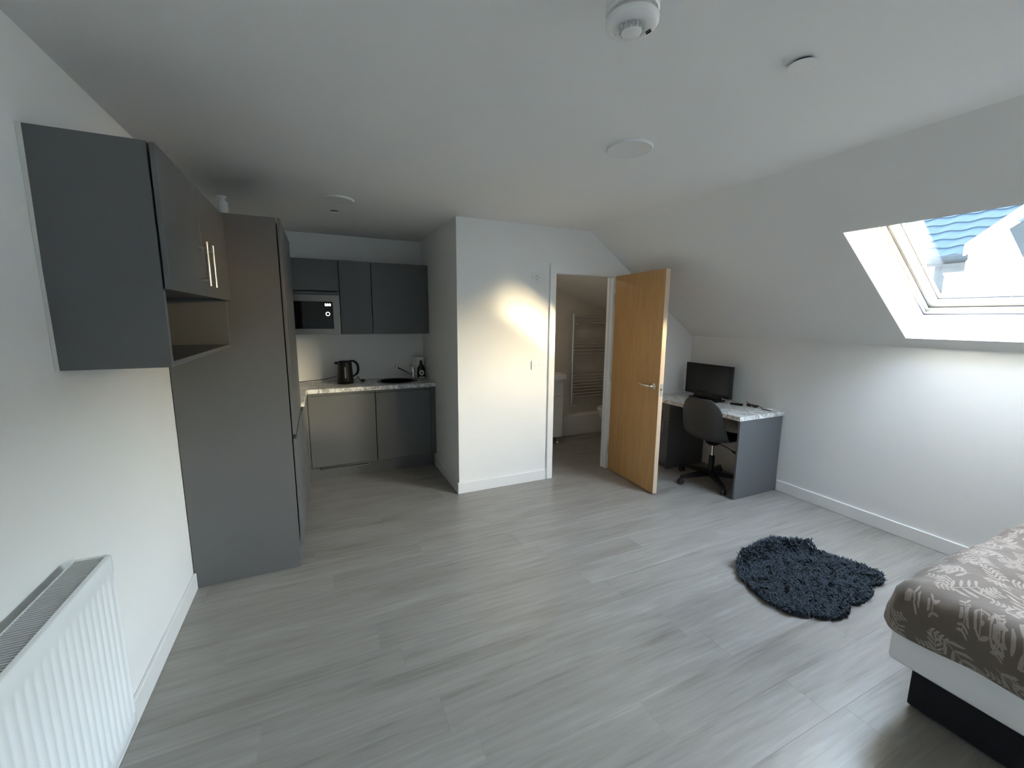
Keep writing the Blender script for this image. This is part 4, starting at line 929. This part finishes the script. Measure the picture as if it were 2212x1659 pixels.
# duvet: rings of a rounded rectangle
from mathutils import noise as mnoise
def rrect(x0, x1, y0, y1, rad, n):
    rad = max(min(rad, (x1 - x0) / 2 - 1e-4, (y1 - y0) / 2 - 1e-4), 1e-4)
    segs = []; cs = [(x1 - rad, y1 - rad, 0), (x0 + rad, y1 - rad, PI / 2), (x0 + rad, y0 + rad, PI), (x1 - rad, y0 + rad, 1.5 * PI)]
    pts = []
    m = n // 4; na = max(4, m // 5)
    for i, (cx, cy, a0) in enumerate(cs):
        for k in range(na): a = a0 + (PI / 2) * k / (na - 1); pts.append((cx + rad * math.cos(a), cy + rad * math.sin(a)))
        nx, ny_, na0 = cs[(i + 1) % 4]; p = pts[-1]; q = (nx + rad * math.cos(na0), ny_ + rad * math.sin(na0))
        for k in range(1, m - na + 1): t = k / (m - na + 1); pts.append((p[0] + (q[0] - p[0]) * t, p[1] + (q[1] - p[1]) * t))
    return pts
DX0_, DX1_, DY0_, DY1_ = 2.752, 4.325, -1.0, 0.772
prof = [(0.040, 0.352), (0.014, 0.346), (0.002, 0.365), (0.000, 0.405), (0.003, 0.455), (0.014, 0.500), (0.036, 0.534), (0.068, 0.552), (0.11, 0.560), (0.16, 0.562)] + [(0.16 + 0.05 * k, 0.562 + 0.006 * min(k, 5) / 5) for k in range(1, 12)] + [(0.745, 0.570)]
bm = bmesh.new(); rings = []; NR = 220
for (ins, z) in prof:
    ring = []
    for (x, y) in rrect(DX0_ + ins, DX1_ - ins, DY0_ + ins, DY1_ - ins, max(0.075 - ins * 0.3, 0.02), NR):
        p = Vector((x, y, z)); nz = mnoise.noise(p * 4.2) * 0.024 + mnoise.noise(p * 12.0 + Vector((3, 1, 7))) * 0.009 + 0.006 * abs(mnoise.noise(Vector((p.x * 6 + p.y * 5, p.x * 2 - p.y * 3, p.z * 4))))
        fold = 0.010 * math.sin(y * 23 + 3 * mnoise.noise(p * 2)) * (1 if ins < 0.05 else 0)
        c = Vector(((DX0_ + DX1_) / 2, (DY0_ + DY1_) / 2, z)); dr = Vector((0, 0, 0))
        if ins < 0.12:
            dx = -1 if x < DX0_ + 0.13 else (1 if x > DX1_ - 0.13 else 0); dy = 1 if y > DY1_ - 0.13 else (-1 if y < DY0_ + 0.13 else 0)
            dr = Vector((dx, dy, 0)) * (1 - ins / 0.12)
        hem = (mnoise.noise(Vector((x * 3, y * 3, 0))) * 0.016) if z < 0.40 else 0
        p += dr * (nz + fold) + Vector((0, 0, nz * (0.3 if ins < 0.03 else 1.0) + hem))
        ring.append(bm.verts.new(p))
    rings.append(ring)
for a, b in zip(rings, rings[1:]):
    for k in range(len(a)): bm.faces.new([a[k], a[(k + 1) % len(a)], b[(k + 1) % len(a)], b[k]])
bm.faces.new(rings[-1])
dv = tag(obj('duvet', bm, 'duvet', smooth=80), 'taupe duvet with a pale leaf print spread over the bed', 'duvet')

# ------------------------------------------------------------------ outside: the neighbouring house
hs = thing('neighbour_house', (8.8, 2.4, -3.0), 'white house with a blue-grey tiled roof and a gable, seen through the roof window', 'house')
obj('main_wall', B(9.30, 9.6, 3.25, 6.6, -3.0, 2.46), 'render', hs)
obj('slate_wall', B(9.28, 9.6, 1.2, 3.25, -3.0, 2.46), 'slate_dark', hs)
obj('main_wall', B(9.28, 9.6, -6.4, 1.2, -3.0, 2.46), 'render', hs)  # unseen length added to block low sky glow and bounce daylight inside
ev = Vector((9.0, 0, 2.50)); sl = Vector((0.80, 0, 0.60)); nr = Vector((-0.60, 0, 0.80))
bm = bmesh.new()
def rpt(d, y, h): return Vector((ev.x, y, ev.z)) + sl * d + nr * h
RG = 1.62; q1 = rpt(RG, 0, -0.02); q2 = rpt(0, 0, -0.02)
prism(bm, [(q2.x, -6.5, q2.z), (q1.x, -6.5, q1.z), (2 * q1.x - q2.x, -6.5, q2.z), (2 * q1.x - q2.x, -6.5, q2.z - 0.12), (q1.x, -6.5, q1.z - 0.14), (q2.x, -6.5, q2.z - 0.12)], (0, 13.1, 0))  # deck lengthened out of view to keep low sky glow off the room
obj('roof_deck', bm, 'slate_dark', hs)
tm = bmesh.new(); L, Wd = 0.26, 0.296
for k in range(6):                                            # a gently curved roof tile, lying along the slope
    w0 = -Wd / 2 + Wd * k / 6; w1 = -Wd / 2 + Wd * (k + 1) / 6; c0 = 0.012 * math.cos(w0 / Wd * 2 * PI); c1 = 0.012 * math.cos(w1 / Wd * 2 * PI)
    p = [sl * 0 + Vector((0, w0, 0)) + nr * (0.022 + c0), sl * L + Vector((0, w0, 0)) + nr * c0, sl * L + Vector((0, w1, 0)) + nr * c1, sl * 0 + Vector((0, w1, 0)) + nr * (0.022 + c1)]
    hexa(tm, [q - nr * 0.02 for q in p] + p)
me = bpy.data.meshes.new('roof_tile'); bmesh.ops.recalc_face_normals(tm, faces=tm.faces); tm.to_mesh(me); tm.free(); me.materials.append(M['slate'])
hl = Vector((8.8, 2.4, -3.0)); ntile = 0
for i in range(7):
    for j in range(25):
        y = -0.75 + 0.148 + j * 0.296
        o = bpy.data.objects.new('roof_tile', me); COL.objects.link(o); o.parent = hs; o.location = rpt(0.235 * i - 0.03, y, 0.012) - hl; ntile += 1
obj('gutter', tube(bmesh.new(), [(8.95, 2.70, 2.455), (8.95, 6.6, 2.455)], 0.055, 10), 'slate_dark', hs)
# gable bay in front
gx = 8.2
obj('gable_wall', prism(bmesh.new(), [(gx, 2.536, -3.0), (gx, 2.536, 2.44), (gx, 2.19, 2.74), (gx, 2.03, 2.30), (gx, 2.03, -3.0)], (0.9, 0, 0)), 'render', hs)
for i in range(7):
    z = 1.60 + i * 0.155; y0 = 2.03 if z < 2.30 else 2.03 + (z - 2.30) * 0.47; y1 = 2.53 if z < 2.40 else 2.53 - (z - 2.40) * 1.35
    if i in (1, 2): continue
    if y1 - y0 > 0.06: obj('cladding_board', hexa(bmesh.new(), [(gx - 0.02, y0, z), (gx, y0, z), (gx, y1, z), (gx - 0.02, y1, z), (gx - 0.006, y0, z + 0.15), (gx, y0, z + 0.15), (gx, y1, z + 0.15), (gx - 0.006, y1, z + 0.15)]), 'ext_white', hs)
obj('bargeboard', prism(bmesh.new(), [(gx - 0.12, 2.545, 2.385), (gx - 0.12, 2.19, 2.69), (gx - 0.12, 1.55, 3.20), (gx - 0.12, 1.55, 3.36), (gx - 0.12, 2.545, 2.52)], (0.05, 0, 0)), 'ext_white', hs)
obj('slate_cheek', prism(bmesh.new(), [(gx - 0.10, 2.195, 2.64), (gx - 0.10, 2.045, 2.30), (gx - 0.10, 1.2, 2.30), (gx - 0.10, 1.2, 3.40)], (0.08, 0, 0)), 'slate_dark', hs)
obj('cheek_wall', B(gx - 0.05, gx + 0.6, 1.2, 2.045, -3.0, 2.30), 'render', hs)
obj('porch', B(7.85, gx - 0.001, 2.06, 2.60, -3.0, 2.14), 'render', hs)
obj('porch_capping', B(7.83, gx - 0.002, 2.30, 2.61, 2.14, 2.165), 'alum', hs)
w = obj('window', B(7.82, 7.85, 1.98, 2.30, 1.62, 2.02), 'ext_white', hs)
obj('pane', B(7.812, 7.82, 2.11, 2.20, 1.66, 1.99), 'ext_grey', w); obj('pane', B(7.812, 7.82, 2.00, 2.085, 1.66, 2.00), 'ext_grey', w)
obj('window_lintel', B(7.79, 7.85, 1.97, 2.42, 2.03, 2.05), 'alum', hs)
obj('downpipe', tube(bmesh.new(), [(8.9, 2.74, 2.40), (8.9, 2.74, 2.15)], 0.045, 10), 'ext_white', hs)
struct('ground', B(4.9, 40, -30, 30, -3.2, -3.0), 'ground', 'paved yard below the windows, out of sight', 'ground')
